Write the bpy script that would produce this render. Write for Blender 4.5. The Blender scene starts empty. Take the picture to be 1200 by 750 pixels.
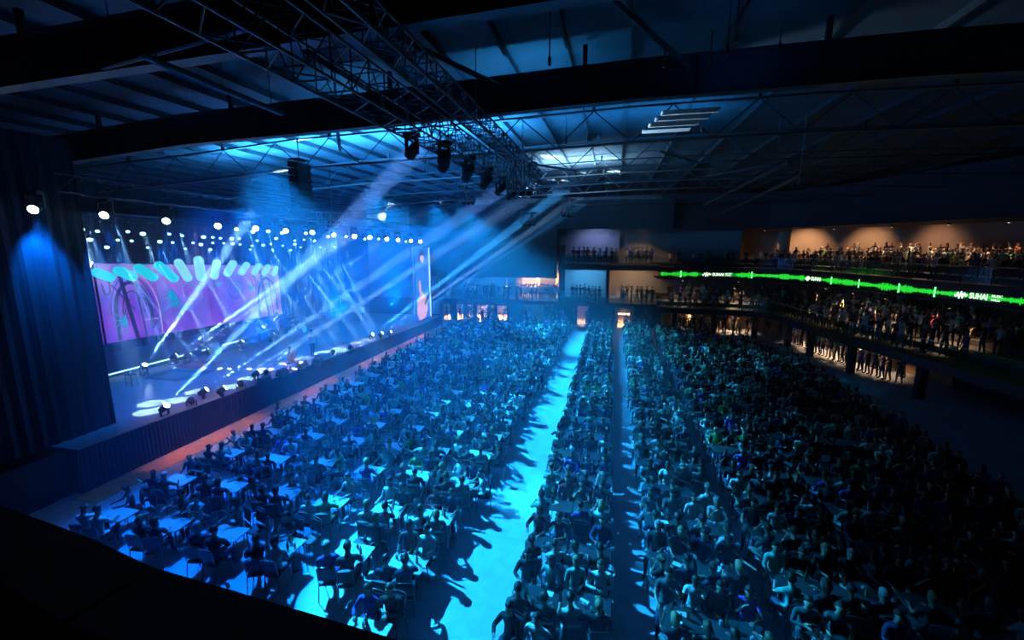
import bpy, bmesh, math, random
import numpy as np
from mathutils import Vector, Matrix, Quaternion
import mathutils
R = random.Random(7)
S = bpy.context.scene
COL = S.collection
PI = math.pi
UP = Vector((0, 0, 1))

# ---------------------------------------------------------------- camera
CAM = Vector((0, 0, 8.7)); F = 510.0
YAW = math.radians(13.046); PITCH = math.radians(-10.008)
cd = bpy.data.cameras.new('camera'); cam = bpy.data.objects.new('camera', cd); COL.objects.link(cam)
cam.location = CAM; cam.rotation_euler = (PI/2 + PITCH, 0, YAW)
cd.sensor_width = 36; cd.lens = F / 1200 * 36; cd.clip_end = 300; cd.clip_start = .05
S.camera = cam
_f0 = Vector((-math.sin(YAW), math.cos(YAW), 0)); _r = Vector((math.cos(YAW), math.sin(YAW), 0))
_f = _f0*math.cos(PITCH) + UP*math.sin(PITCH); _u = UP*math.cos(PITCH) - _f0*math.sin(PITCH)
def _ray(x, y): return _r*(x-600) + _u*(375-y) + _f*F
def at_z(x, y, z): d = _ray(x, y); return CAM + d*((z-CAM.z)/d.z)          # the point of the place seen there at height z
def at_y(x, y, Y): d = _ray(x, y); return CAM + d*(Y/d.y)
def at_x(x, y, X): d = _ray(x, y); return CAM + d*(X/d.x)
def proj(p):
    d = Vector(p)-CAM; z = d.dot(_f)
    return (600+F*d.dot(_r)/z, 375-F*d.dot(_u)/z) if z > .1 else (-9e3, -9e3)

# ---------------------------------------------------------------- materials
MATS = {}
def mat(name, col, rough=.6, metal=0, emit=None, es=1, spec=.5, objcol=False, noise=0, nscale=5):
    if name in MATS: return MATS[name]
    m = bpy.data.materials.new(name); m.use_nodes = True; nt = m.node_tree; b = nt.nodes['Principled BSDF']
    b.inputs['Base Color'].default_value = (*col, 1); b.inputs['Roughness'].default_value = rough
    b.inputs['Metallic'].default_value = metal; b.inputs['Specular IOR Level'].default_value = spec
    if objcol:
        oi = nt.nodes.new('ShaderNodeObjectInfo'); nt.links.new(oi.outputs['Color'], b.inputs['Base Color'])
    if noise:
        tc = nt.nodes.new('ShaderNodeTexCoord'); nz = nt.nodes.new('ShaderNodeTexNoise'); nz.inputs['Scale'].default_value = nscale; nz.inputs['Detail'].default_value = 5
        nt.links.new(tc.outputs['Object'], nz.inputs['Vector'])
        cr = nt.nodes.new('ShaderNodeValToRGB'); cr.color_ramp.elements[0].position = .3; cr.color_ramp.elements[1].position = .7
        cr.color_ramp.elements[0].color = (*[c*(1-noise) for c in col], 1); cr.color_ramp.elements[1].color = (*[min(1, c*(1+noise)) for c in col], 1)
        nt.links.new(nz.outputs['Fac'], cr.inputs[0]); nt.links.new(cr.outputs[0], b.inputs['Base Color'])
    if emit:
        b.inputs['Emission Color'].default_value = (*emit, 1); b.inputs['Emission Strength'].default_value = es
    MATS[name] = m; return m
black = mat('black_paint', (.012, .013, .016), .6)
blackmetal = mat('black_metal', (.02, .021, .024), .45, .6)
steel = mat('galvanised_steel', (.35, .37, .4), .35, .9)
dsteel = mat('dark_roof_steel', (.05, .055, .065), .5, .4, noise=.3)
drape = mat('black_drape', (.006, .009, .022), .9, noise=.25, nscale=3)
apronm = mat('stage_skirt_cloth', (.03, .045, .075), .85)
deckm = mat('ceiling_deck', (.05, .057, .068), .7, noise=.25, nscale=1.2)
floorm = mat('hall_floor_vinyl', (.38, .47, .6), .42, noise=.12, nscale=2.5)
stripm = mat('brown_floor_strip', (.6, .34, .25), .6, noise=.2, nscale=3)
stagem = mat('stage_deck', (.12, .13, .16), .32, noise=.2, nscale=1.5)
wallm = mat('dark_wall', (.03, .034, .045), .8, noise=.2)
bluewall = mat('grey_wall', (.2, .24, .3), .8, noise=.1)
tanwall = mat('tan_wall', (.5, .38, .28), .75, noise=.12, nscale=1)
balcm = mat('balcony_fascia', (.022, .024, .03), .6)
padm = mat('black_vinyl_seat', (.02, .022, .028), .5)
chrome = mat('chair_frame_metal', (.12, .13, .15), .35, .7)
topw = mat('pale_table_top', (.42, .47, .5), .35, noise=.08)
topd = mat('dark_table_top', (.04, .05, .06), .3)
paper = mat('paper_white', (.75, .75, .72), .7)
glassg = mat('bottle_green_glass', (.03, .12, .05), .12, spec=.8)
glassb = mat('bottle_brown_glass', (.12, .04, .015), .12, spec=.8)
cupm = mat('clear_plastic_cup', (.6, .65, .68), .15, spec=.7)
whitem = mat('white_gloss', (.8, .8, .8), .35)
def emis(name, col, s): return mat(name, (0, 0, 0), .5, emit=col, es=s)
lens_hot = emis('lamp_lens_lit', (.55, .85, 1), 30)
lens_mid = emis('lamp_lens_pale_blue', (.3, .75, 1), 4)
lens_small = emis('lamp_lens_small', (.35, .8, 1), 6)
warm_lens = emis('downlight_lens', (1, .7, .4), 6)

def person_mats():
    skin = mat('skin', (.45, .25, .17), .55)
    nt = skin.node_tree; oi = nt.nodes.new('ShaderNodeObjectInfo'); cr = nt.nodes.new('ShaderNodeValToRGB')
    cr.color_ramp.elements[0].color = (.16, .075, .045, 1); cr.color_ramp.elements[1].color = (.62, .38, .28, 1)
    nt.links.new(oi.outputs['Random'], cr.inputs[0]); nt.links.new(cr.outputs[0], nt.nodes['Principled BSDF'].inputs['Base Color'])
    return [skin, mat('trousers', (.1, .1, .1), .8, objcol=True), mat('shoes', (.03, .03, .03), .5), mat('eye_dark', (.02, .015, .01), .3), mat('lips', (.35, .12, .1), .5)]
PM = person_mats()
clothm = mat('shirt_cloth', (.1, .1, .1), .85, objcol=True)
hairm = mat('hair', (.02, .015, .01), .55, objcol=True)
crowdm = mat('crowd_mixed', (.1, .1, .1), .8)
_nt = crowdm.node_tree; _a = _nt.nodes.new('ShaderNodeAttribute'); _a.attribute_name = 'tint'
_nt.links.new(_a.outputs['Color'], _nt.nodes['Principled BSDF'].inputs['Base Color'])
def glass_mat():
    m = bpy.data.materials.new('balustrade_glass'); m.use_nodes = True; nt = m.node_tree; nt.nodes.clear()
    o = nt.nodes.new('ShaderNodeOutputMaterial'); mx = nt.nodes.new('ShaderNodeMixShader'); t = nt.nodes.new('ShaderNodeBsdfTransparent'); g = nt.nodes.new('ShaderNodeBsdfGlossy')
    t.inputs[0].default_value = (.72, .86, .86, 1); g.inputs['Roughness'].default_value = .12; g.inputs['Color'].default_value = (.6, .9, .9, 1)
    mx.inputs[0].default_value = .14; nt.links.new(t.outputs[0], mx.inputs[1]); nt.links.new(g.outputs[0], mx.inputs[2]); nt.links.new(mx.outputs[0], o.inputs[0]); return m
glassm = glass_mat()

# ---------------------------------------------------------------- mesh building
class MB:
    def __init__(s): s.v = []; s.f = []; s.mi = []
    def add(s, vs, fs, mi=0):
        k = len(s.v); s.v += [tuple(v) for v in vs]; s.f += [tuple(i+k for i in f) for f in fs]; s.mi += [mi]*len(fs); return s
    def box(s, c, d, mi=0, rot=None):
        x, y, z = d[0]/2, d[1]/2, d[2]/2; c = Vector(c)
        vs = [Vector((a*x, b*y, e*z)) for a in (-1, 1) for b in (-1, 1) for e in (-1, 1)]
        if rot is not None: vs = [rot @ v for v in vs]
        return s.add([v+c for v in vs], [(0, 1, 3, 2), (4, 6, 7, 5), (0, 4, 5, 1), (2, 3, 7, 6), (0, 2, 6, 4), (1, 5, 7, 3)], mi)
    def rbox(s, c, d, r=.02, mi=0, rot=None, axis=2):
        # box with rounded corners around one axis, chamfered at both ends
        x, y, z = d; r = min(r, x*.49, y*.49); prof = []
        for sx, sy, a0 in ((1, 1, 0), (-1, 1, PI/2), (-1, -1, PI), (1, -1, 3*PI/2)):
            for k in range(4):
                a = a0 + k*PI/6; prof.append((sx*(x/2-r)+r*math.cos(a), sy*(y/2-r)+r*math.sin(a)))
        n = len(prof); ch = min(r*.5, z*.3); vs = []
        for zz, sc in ((-z/2, ch), (-z/2+ch, 0), (z/2-ch, 0), (z/2, ch)):
            for a, b in prof: vs.append(Vector((a*(1-2*sc/x), b*(1-2*sc/y), zz)))
        fs = [(j*n+i, j*n+(i+1) % n, (j+1)*n+(i+1) % n, (j+1)*n+i) for j in range(3) for i in range(n)]
        fs += [tuple(range(n-1, -1, -1)), tuple(3*n+i for i in range(n))]
        if axis == 1: vs = [Vector((v.x, v.z, v.y)) for v in vs]; fs = [tuple(reversed(f)) for f in fs]
        if axis == 0: vs = [Vector((v.z, v.x, v.y)) for v in vs]
        if rot is not None: vs = [rot @ v for v in vs]
        return s.add([v+Vector(c) for v in vs], fs, mi)
    def tube(s, a, b, r0, r1=None, n=8, mi=0, cap=True):
        a = Vector(a); b = Vector(b); r1 = r0 if r1 is None else r1; d = (b-a)
        if d.length < 1e-6: return s
        q = d.to_track_quat('Z', 'Y'); vs = []
        for p, r in ((a, r0), (b, r1)):
            for i in range(n): t = 2*PI*i/n; vs.append(p + q @ Vector((r*math.cos(t), r*math.sin(t), 0)))
        fs = [(i, (i+1) % n, n+(i+1) % n, n+i) for i in range(n)]
        if cap: fs += [tuple(range(n-1, -1, -1)), tuple(range(n, 2*n))]
        return s.add(vs, fs, mi)
    def path(s, pts, r, n=6, mi=0):
        pts = [Vector(p) for p in pts]; rings = []
        for i, p in enumerate(pts):
            d = (pts[min(i+1, len(pts)-1)]-pts[max(i-1, 0)]); q = d.to_track_quat('Z', 'Y'); rr = r[i] if isinstance(r, (list, tuple)) else r
            rings += [p + q @ Vector((rr*math.cos(2*PI*k/n), rr*math.sin(2*PI*k/n), 0)) for k in range(n)]
        m = len(pts); fs = [(j*n+i, j*n+(i+1) % n, (j+1)*n+(i+1) % n, (j+1)*n+i) for j in range(m-1) for i in range(n)]
        fs += [tuple(range(n-1, -1, -1)), tuple((m-1)*n+i for i in range(n))]
        return s.add(rings, fs, mi)
    def lathe(s, prof, n=14, mi=0, M=None):
        vs = []
        for r, z in prof:
            for i in range(n): t = 2*PI*i/n; vs.append(Vector((max(r, 1e-4)*math.cos(t), max(r, 1e-4)*math.sin(t), z)))
        m = len(prof); fs = [(j*n+i, j*n+(i+1) % n, (j+1)*n+(i+1) % n, (j+1)*n+i) for j in range(m-1) for i in range(n)]
        fs += [tuple(range(n-1, -1, -1)), tuple((m-1)*n+i for i in range(n))]
        if M is not None: vs = [M @ v for v in vs]
        return s.add(vs, fs, mi)
    def ball(s, c, r, n=10, m=7, mi=0, sc=(1, 1, 1)):
        prof = [(r*math.sin(PI*j/m), -r*math.cos(PI*j/m)) for j in range(m+1)]
        return s.lathe(prof, n, mi, Matrix.Translation(Vector(c)) @ Matrix.Diagonal((*sc, 1)))
    def quad(s, a, b, c, d, mi=0): return s.add([a, b, c, d], [(0, 1, 2, 3)], mi)
    def mesh(s, name, mats, smooth=False):
        me = bpy.data.meshes.new(name); me.from_pydata([tuple(v) for v in s.v], [], s.f)
        for m in (mats if isinstance(mats, (list, tuple)) else [mats]): me.materials.append(m)
        if any(s.mi): me.polygons.foreach_set('material_index', s.mi)
        if smooth: me.polygons.foreach_set('use_smooth', [True]*len(me.polygons))
        me.update(); return me
def link(name, me, parent=None, loc=None, rz=None):
    o = bpy.data.objects.new(name, me); COL.objects.link(o)
    if parent is not None: o.parent = parent
    if loc is not None: o.location = loc
    if rz is not None: o.rotation_euler = (0, 0, rz)
    return o
def obj(name, mb, mats, parent=None, smooth=False, loc=None): return link(name, mb.mesh(name, mats, smooth), parent, loc)
def tag(o, label, cat, group=None, kind=None):
    o['label'] = label; o['category'] = cat
    if group: o['group'] = group
    if kind: o['kind'] = kind
    return o
def thing(name, label, cat, loc=(0, 0, 0), rz=0, group=None):
    return tag(link(name, None, None, loc, rz), label, cat, group)
def struct(name, mb, mats, smooth=False):
    o = obj(name, mb, mats, None, smooth); o['kind'] = 'structure'; return o
def copy_tree(o, parent=None):
    c = o.copy(); COL.objects.link(c); c.parent = parent
    for ch in list(o.children): copy_tree(ch, c)
    return c
ORD = ['zeroth', 'first', 'second', 'third', 'fourth', 'fifth', 'sixth', 'seventh', 'eighth', 'ninth', 'tenth', 'eleventh', 'twelfth', 'thirteenth', 'fourteenth',
       'fifteenth', 'sixteenth', 'seventeenth', 'eighteenth', 'nineteenth', 'twentieth', 'twenty-first', 'twenty-second', 'twenty-third', 'twenty-fourth', 'twenty-fifth']
ORD += ['twenty-sixth', 'twenty-seventh', 'twenty-eighth', 'twenty-ninth', 'thirtieth'] + ['thirty-'+ORD[k] for k in range(1, 10)] + ['fortieth'] + ['forty-'+ORD[k] for k in range(1, 10)] + ['fiftieth']

def stage_z(Y): return max(1.0, 1.64-.024*(Y-10.3))     # apron height

# ================================================================ the room
def zb(x):   # underside of the roof beams, a shallow arch
    xs = [-36, -21, -15, -7, 0.5, 7, 16, 30]; zs = [11.0, 11.75, 12.15, 12.36, 12.6, 12.65, 12.5, 12.0]
    return float(np.interp(x, xs, zs))
YB = [2.4, 7.9, 13.4, 18.8, 24.3, 29.8, 35.3, 40.8, 46.3, 51.8]
XS = [-36, -30, -25, -21, -18, -15, -11, -7, -3, 0.5, 4, 7, 11.5, 16, 22, 30]
m = MB(); m.box((-4, 28, -.1), (76, 64, .2)); struct('floor', m, floorm)
m = MB()
for k in range(16): m.box((-17.33, 10.9+2*k, .012), (1.14, 1.985, .024))
struct('trim_1', m, stripm)
m = MB()
for a, b in zip(XS[:-1], XS[1:]):
    za, zc = zb(a)+1.7, zb(b)+1.7; n0 = len(m.v)
    m.add([(a, -4, za), (b, -4, zc), (b, 60, zc), (a, 60, za), (a, -4, za+.2), (b, -4, zc+.2), (b, 60, zc+.2), (a, 60, za+.2)], [(0, 3, 2, 1), (4, 5, 6, 7), (0, 1, 5, 4), (2, 3, 7, 6)])
struct('ceiling', m, deckm)
m = MB(); m.box((-35, 28, 7), (.3, 64, 14)); struct('wall_left', m, wallm)
m = MB(); m.box((29, 28, 7), (.3, 64, 14)); struct('wall_right', m, wallm)
for k, Y in enumerate(YB):
    m = MB(); solid = Y < 15
    for a, b in zip(XS[:-1], XS[1:]):
        za, zc = zb(a), zb(b)
        for (y0, y1, d0, d1) in (((-.16, .16, 0, .04), (-.02, .02, .04, .98), (-.16, .16, .98, 1.02)) if solid else ((-.09, .09, 0, .07), (-.09, .09, 1.3, 1.37))):
            m.add([(a, Y+y0, za+d0), (b, Y+y0, zc+d0), (b, Y+y1, zc+d0), (a, Y+y1, za+d0), (a, Y+y0, za+d1), (b, Y+y0, zc+d1), (b, Y+y1, zc+d1), (a, Y+y1, za+d1)],
                  [(0, 3, 2, 1), (4, 5, 6, 7), (0, 1, 5, 4), (2, 3, 7, 6)])
    if solid:
        for x in range(-34, 28, 3): m.box((x, Y, zb(x)+.5), (.03, .3, .92))
    else:
        for n_, x in enumerate(np.arange(-34, 28, 1.5)):
            x2 = x+1.5; lo, hi = (x, x2) if n_ % 2 else (x2, x)
            m.tube((lo, Y, zb(lo)+.05), (hi, Y, zb(hi)+1.33), .025, n=4, cap=False)
    for x in range(-31, 28, 6): m.box((x, Y, zb(x)+(1.3 if solid else 1.5)), (.12, .12, .56 if solid else .3))
    o = struct('ceiling_beam', m, dsteel)
x = -33.0; k = 2
while x < 27:
    m = MB(); z = zb(x)+1.59; m.box((x, 28, z), (.07, 63, .2)); o = struct('trim_%d' % k, m, dsteel); x += 1.75 if x < 0 else 2.6; k += 1
# sloping bracing between roof bays, under the purlins
for (xa, ya, xb, yb) in ((-9, 13.4, -12.5, 18.8), (-5.5, 24.3, -2, 29.8), (2, 24.3, 5.5, 29.8), (-1, 7.9, 1.8, 13.4), (-5.5, 7.9, -3.3, 13.4), (9, 29.8, 5.5, 35.3)):
    m = MB(); m.tube((xa, ya, zb(xa)+.7), (xb, yb, zb(xb)+.7), .07, n=6); struct('ceiling_beam', m, dsteel)

# stage: deck, pleated skirt, nosing
m = MB(); ys = np.linspace(10.3, 43.5, 24)
for a, b in zip(ys[:-1], ys[1:]):
    za, zc = stage_z(a), stage_z(b)
    m.quad((-17.9, a, za), (-17.9, b, zc), (-34.8, b, zc), (-34.8, a, za))
    m.quad((-17.9, a, za-.18), (-17.9, b, zc-.18), (-17.9, b, zc), (-17.9, a, za))
m.quad((-17.9, 10.3, 0), (-17.9, 10.3, stage_z(10.3)), (-34.8, 10.3, stage_z(10.3)), (-34.8, 10.3, 0))
m.quad((-17.9, 43.5, 0), (-34.8, 43.5, 0), (-34.8, 43.5, stage_z(43.5)), (-17.9, 43.5, stage_z(43.5)))
st = thing('stage', 'long raised stage with dark deck and pleated dark skirt along its front edge', 'stage', (-17.9, 27, 0))
def under(o, p):   # parent without moving
    o.parent = p; o.matrix_parent_inverse = p.matrix_basis.inverted() if False else Matrix.LocRotScale(p.location, p.rotation_euler, None).inverted(); return o
under(obj('deck', m, stagem), st)
m = MB(); N = 830; vs = []; fs = []
for i in range(N+1):
    y = 10.3+33.2*i/N; d = .035*math.sin(i*PI/2.0)+.012*math.sin(i*.37); z = stage_z(y)-.02
    vs += [(-17.86+d, y, .015), (-17.86+d*.7, y, z)]
    if i < N: fs.append((2*i, 2*i+2, 2*i+3, 2*i+1))
m.add(vs, fs); under(obj('pleated_skirt', m, apronm), st)
m = MB()
for a, b in zip(ys[:-1], ys[1:]): m.tube((-17.86, a, stage_z(a)+.01), (-17.86, b, stage_z(b)+.01), .022, n=6)
under(obj('edge_nosing', m, steel), st)
for y in (16.9, 21.2, 25.6, 30.2, 35):
    m = MB(); m.box((-17.79, y, stage_z(y)/2), (.03, .05, stage_z(y))); under(obj('skirt_seam', m, black), st)
# low riser at the back with a light strip on its front edge, and the dark band under the screen
m = MB(); ri = thing('stage_riser', 'low dark riser across the back of the stage with a lit strip on its edge', 'riser', (-26.3, 26, 1.2))
m.box((-29.8, 25, 1.45), (6.4, 21, .55)); under(obj('platform', m, stagem), ri)
for k, (y0, y1) in enumerate(((19.2, 21.7), (22.9, 24.2), (24.5, 26.1), (17.3, 18.9))):
    m = MB(); m.box((-26.58, (y0+y1)/2, 1.63), (.03, y1-y0, .06)); under(obj('light_strip', m, emis('riser_strip', (.35, .75, 1), 3)), ri)

def pleated(name, p0, p1, z0, z1, mt, n, amp, ph=0.0):
    m = MB(); a = Vector(p0); b = Vector(p1); d = (b-a); nn = Vector((-d.y, d.x, 0)).normalized(); vs = []; fs = []
    for i in range(n+1):
        p = a+d*i/n; w = amp*math.sin(i*PI/2+ph)+amp*.5*math.sin(i*.31)
        q = p+nn*w; vs += [(q.x, q.y, z0), (p.x+nn.x*w*.6, p.y+nn.y*w*.6, z1)]
        if i < n: fs.append((2*i, 2*i+2, 2*i+3, 2*i+1))
    m.add(vs, fs); return obj(name, m, mt)
o = pleated('stage_curtain', (-19.1, 1.5, 0), (-19.1, 12.42, 0), 1.62, 12.3, drape, 110, .05)
tag(o, 'tall dark pleated curtain hiding the near wing of the stage', 'curtain')
o = pleated('backdrop_drape', (-31.5, 11, 0), (-31.5, 46.5, 0), 1.1, 10.6, mat('blue_back_drape', (.05, .07, .12), .9, noise=.2, nscale=2), 300, .05)
tag(o, 'wide dark backdrop drape hanging across the rear of the stage', 'curtain')
m = MB(); m.box((-18.3, 4, .8), (.15, 12.4, 1.62)); struct('wall_added_mask', m, black)  # low black panel added to keep the near wing dark
# near balcony parapet just below the camera
m = MB(); m.box((0, -1.25, 6.6), (14, 5.6, .3)); struct('floor_near_balcony', m, balcm)
m = MB(); pts = [at_z(x, y, 7.3) for x, y in ((-220, 520), (-90, 560), (0, 592), (100, 628), (180, 665), (300, 700), (450, 745), (620, 800), (800, 860))]
for a, b in zip(pts[:-1], pts[1:]):
    d = (b-a).normalized(); nn = Vector((d.y, -d.x, 0))
    for o0, o1, z0, z1 in ((0, .3, 7.12, 7.3), (.05, .2, 6.75, 7.12)):
        p = [a+nn*o0, b+nn*o0, b+nn*o1, a+nn*o1]
        m.add([(q.x, q.y, z0) for q in p]+[(q.x, q.y, z1) for q in p], [(0, 3, 2, 1), (4, 5, 6, 7), (0, 1, 5, 4), (1, 2, 6, 5), (2, 3, 7, 6), (3, 0, 4, 7)])
o = obj('balcony_parapet', m, mat('parapet_dark', (.03, .026, .026), .7)); tag(o, 'dark curved parapet of the near balcony, close below the viewpoint', 'parapet')

# ---------------------------------------------------------------- far facade (Y about 46.5)
def P(x, y, Y): return at_y(x, y, Y)
YF = 46.6
def wbox(name, x0, x1, y0, y1, Y, th, mt, st_=True):
    """a wall piece seen at distance Y between two places in the facade"""
    a = P(x0, (y0+y1)/2, Y).x; b = P(x1, (y0+y1)/2, Y).x; zt = P((x0+x1)/2, y0, Y).z; zl = max(0, P((x0+x1)/2, y1, Y).z)
    m = MB(); m.box(((a+b)/2, Y+th/2, (zt+zl)/2), (abs(b-a), th, zt-zl)); return struct(name, m, mt) if st_ else obj(name, m, mt)
XL, XR = -20.4, 4.6
m = MB()   # ground level wall between openings, up to the first balcony
op = [(-18.9, -18.1), (-17.3, -16.5), (-16.05, -15.35), (-14.9, -13.6), (-13.3, -12.85), (-12.5, -11.4), (-3.6, -2.4), (.35, 2.2)]
xs = [XL-8]+[v for p in op for v in p]+[XR+.4]
for k in range(0, len(xs), 2): m.box(((xs[k]+xs[k+1])/2, YF+.15, 1.2), (xs[k+1]-xs[k], .3, 2.4))
for a, b in op[:6]: m.box(((a+b)/2, YF+.15, 2.12), (b-a, .3, .56)); m.box(((a+b)/2, YF+.15, .95), (b-a, .25, .07))
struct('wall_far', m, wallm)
m = MB(); m.box((-8.9, 51.3, 6.9), (44, .3, 13.8)); struct('wall_far_inner', m, bluewall)
m = MB(); m.box((-14.3, YF+.1, 8.9), (16.8, .4, 7.8)); m.box((-17.5, YF+.1, 4.95), (7.0, .3, .2))
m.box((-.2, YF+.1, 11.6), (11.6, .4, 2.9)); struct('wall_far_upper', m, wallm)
# slabs
m = MB(); m.box((-4.6, 49, 2.3), (17.8+1.2, 5.0, .4)); m.box((-17.4, 49, 2.3), (6.6, 5.0, .4)); struct('floor_level_one', m, balcm)
m = MB(); m.box((-.55, 49, 6.2), (10.4, 5.0, .55)); struct('floor_level_two', m, balcm)
m = MB(); m.box((-9.5, 48.8, .03), (22, 4.2, .06)); struct('floor_lobby', m, mat('lobby_floor', (.45, .36, .28), .5))
m = MB(); m.box((-8.4, 50.5, 1.1), (30, .2, 2.2)); struct('wall_lobby', m, tanwall)
m = MB(); m.box((-5.55, 49, 4.4), (.18, 5, 8.2)); m.box((-.55, 49, 4.4), (.3, 5, 4)); struct('wall_partition', m, wallm)
# panels on the facade: grey panel wall on level two, tan room, tan pier below
tag(wbox('wall_panel', 655, 726, 275, 300, 50.6, .15, mat('slate_panel', (.22, .25, .36), .7), False), 'tall slate blue wall panel behind the upper standing crowd', 'wall panel')
tag(wbox('pier', 614, 637, 357, 384, YF-.05, .3, tanwall, False), 'dull tan pier below the first balcony, beside the lobby windows', 'pier')
tag(wbox('tall_board', 506, 515, 315, 368, YF-.1, .2, mat('pink_panel', (.55, .33, .33), .7), False), 'pinkish wall panel just behind the side screen', 'wall panel')
tag(wbox('wing_post', 523, 527, 315, 350, YF-.1, .2, mat('pink_panel', (.5, .3, .3), .7), False), 'narrow pale post on the far wall beside the pinkish panel', 'post')
kk = thing('kiosk', 'tan kiosk room with a bright window on the first balcony', 'kiosk', P(630, 351, 49.6))
def part_box(name, x0, x1, y0, y1, Y, th, mt, par):
    o = wbox(name, x0, x1, y0, y1, Y, th, mt, False); return under(o, par)
part_box('front_wall', 604, 655, 315, 352, 49.6, .2, tanwall, kk)
part_box('window', 612, 629, 323, 333, 49.45, .15, emis('kiosk_window', (1, .72, .42), 1.1), kk)
part_box('doorway', 632, 650, 323, 351, 49.5, .12, black, kk)
dw = thing('lit_doorway', 'bright tan doorway with shelves, ground level, right of the main aisle', 'doorway', P(731, 384, 47.2))
part_box('left_jamb', 720, 724, 360, 388, YF-.1, .5, tanwall, dw); part_box('right_jamb', 738, 743, 360, 388, YF-.1, .5, tanwall, dw); part_box('lintel', 720, 743, 359, 362, YF-.1, .5, tanwall, dw)
for y in (368, 375): part_box('shelf', 724, 738, y, y+1.2, 48.4, .4, whitem, dw)
# balustrades of the left wing
def balustrade(label, pts, z, grp='glass balustrades'):
    t = thing('balustrade', label, 'balustrade', (pts[0][0], pts[0][1], z), 0, grp); pl = [Vector((x, y, 0)) for x, y in pts]
    m = MB(); m.path([(p.x, p.y, z+1.08) for p in pl], .025, 6); under(obj('handrail', m, steel, None), t)
    for a, b in zip(pl[:-1], pl[1:]):
        n = max(1, int((b-a).length/1.8))
        for i in range(n):
            p = a+(b-a)*(i+.03)/n; q = a+(b-a)*(i+.97)/n
            m = MB(); m.quad((p.x, p.y, z+.08), (q.x, q.y, z+.08), (q.x, q.y, z+1.02), (p.x, p.y, z+1.02)); under(obj('glass_panel', m, glassm), t)
            m = MB(); m.tube((a+(b-a)*i/n)+Vector((0, 0, z)), (a+(b-a)*i/n)+Vector((0, 0, z+1.07)), .022, n=6); under(obj('baluster_post', m, blackmetal), t)
    return t
balustrade('glass balustrade of the first balcony, below the tan kiosk', [(-10.4, YF-.02), (-.5, YF-.02)], 2.5)
balustrade('glass balustrade of the first balcony, between dark column and corner', [(-.3, YF-.02), (4.3, YF-.02)], 2.5)
balustrade('glass balustrade of the upper balcony in front of the slate panel', [(-5.6, YF-.02), (4.5, YF-.02)], 6.48)

# ---------------------------------------------------------------- right side balconies, curving toward the viewpoint
def smooth(pts, n=8):
    out = []
    for i in range(len(pts)-1):
        p0 = pts[max(i-1, 0)]; p1 = pts[i]; p2 = pts[i+1]; p3 = pts[min(i+2, len(pts)-1)]
        for k in range(n):
            t = k/n; out.append(tuple(.5*(2*b+(c-a)*t+(2*a-5*b+4*c-d)*t*t+(3*b-a-3*c+d)*t**3) for a, b, c, d in zip(p0, p1, p2, p3)))
    return out+[pts[-1]]
RP = smooth([(4.6, 47.8), (8.6, 48), (11.8, 48), (14.9, 47.4), (17.4, 44.4), (18.8, 40.2), (19.8, 36.5), (20.6, 33.6), (21.4, 31.4), (21.95, 29.35), (22.6, 26.5)])   # upper fascia
LP = smooth([(4.4, 44.0), (8, 43.9), (11.2, 43.8), (13.6, 42.6), (14.3, 38.5), (14.9, 34.5), (15.6, 31.6), (16.3, 28.6), (17.0, 25), (17.8, 20.5), (18.6, 16)])                                   # lower fascia
class Path:
    def __init__(s, p):
        s.p = [Vector((a, b, 0)) for a, b in p]; s.l = [0.0]
        for a, b in zip(s.p[:-1], s.p[1:]): s.l.append(s.l[-1]+(b-a).length)
        s.L = s.l[-1]
    def at(s, u, off=0.0):     # off > 0: away from the hall
        u = min(max(u, 0), s.L-1e-6); i = max(0, min(len(s.p)-2, int(np.searchsorted(s.l, u, 'right'))-1))
        a, b = s.p[i], s.p[i+1]; t = (u-s.l[i])/(s.l[i+1]-s.l[i]); d = (b-a).normalized()
        i2 = min(i+1, len(s.p)-2); d2 = (s.p[i2+1]-s.p[i2]).normalized(); d = (d.lerp(d2, t)).normalized()
        return a.lerp(b, t)+Vector((-d.y, d.x, 0))*off, d
RPa, LPa = Path(RP), Path(LP)
def strip_solid(path, off0, off1, z0, z1, n=60, u0=0, u1=None):
    u1 = path.L if u1 is None else u1; m = MB(); vs = []
    for i in range(n+1):
        u = u0+(u1-u0)*i/n
        for off, z in ((off0, z0), (off0, z1), (off1, z1), (off1, z0)):
            p, d = path.at(u, off); vs.append((p.x, p.y, z))
    fs = [(4*i+k, 4*i+(k+1) % 4, 4*i+4+(k+1) % 4, 4*i+4+k) for i in range(n) for k in range(4)]
    fs += [(3, 2, 1, 0), (4*n, 4*n+1, 4*n+2, 4*n+3)]
    m.add(vs, fs); return m
struct('floor_upper_balcony', strip_solid(RPa, 0, 7.5, 5.75, 6.25), balcm)
struct('floor_upper_tier', strip_solid(RPa, 1.6, 7.4, 6.25, 6.6), balcm); struct('floor_upper_tier', strip_solid(RPa, 3.4, 7.3, 6.6, 7.0), balcm)
struct('ceiling_under_balcony', strip_solid(RPa, 0.06, 7.5, 5.0, 5.12), wallm)
struct('floor_lower_balcony', strip_solid(LPa, 0, 9.5, 2.1, 2.5), balcm)
struct('floor_lower_tier', strip_solid(LPa, 2.2, 9.4, 2.5, 2.85), balcm); struct('floor_lower_tier', strip_solid(LPa, 4.4, 9.3, 2.85, 3.2), balcm)
struct('wall_upper_balcony', strip_solid(RPa, 7.5, 7.8, 5.0, 10.6), mat('brown_grey_wall', (.3, .24, .2), .8, noise=.12, nscale=.6))
struct('wall_lower_balcony', strip_solid(LPa, 9.4, 9.7, 2.1, 5.2), tanwall)
struct('wall_ground_right', strip_solid(LPa, 4.6, 4.9, 0, 2.1, u1=22.5), tanwall); struct('wall_ground_near', strip_solid(LPa, 4.6, 4.9, 0, 2.1, u0=22.5), wallm)
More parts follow.
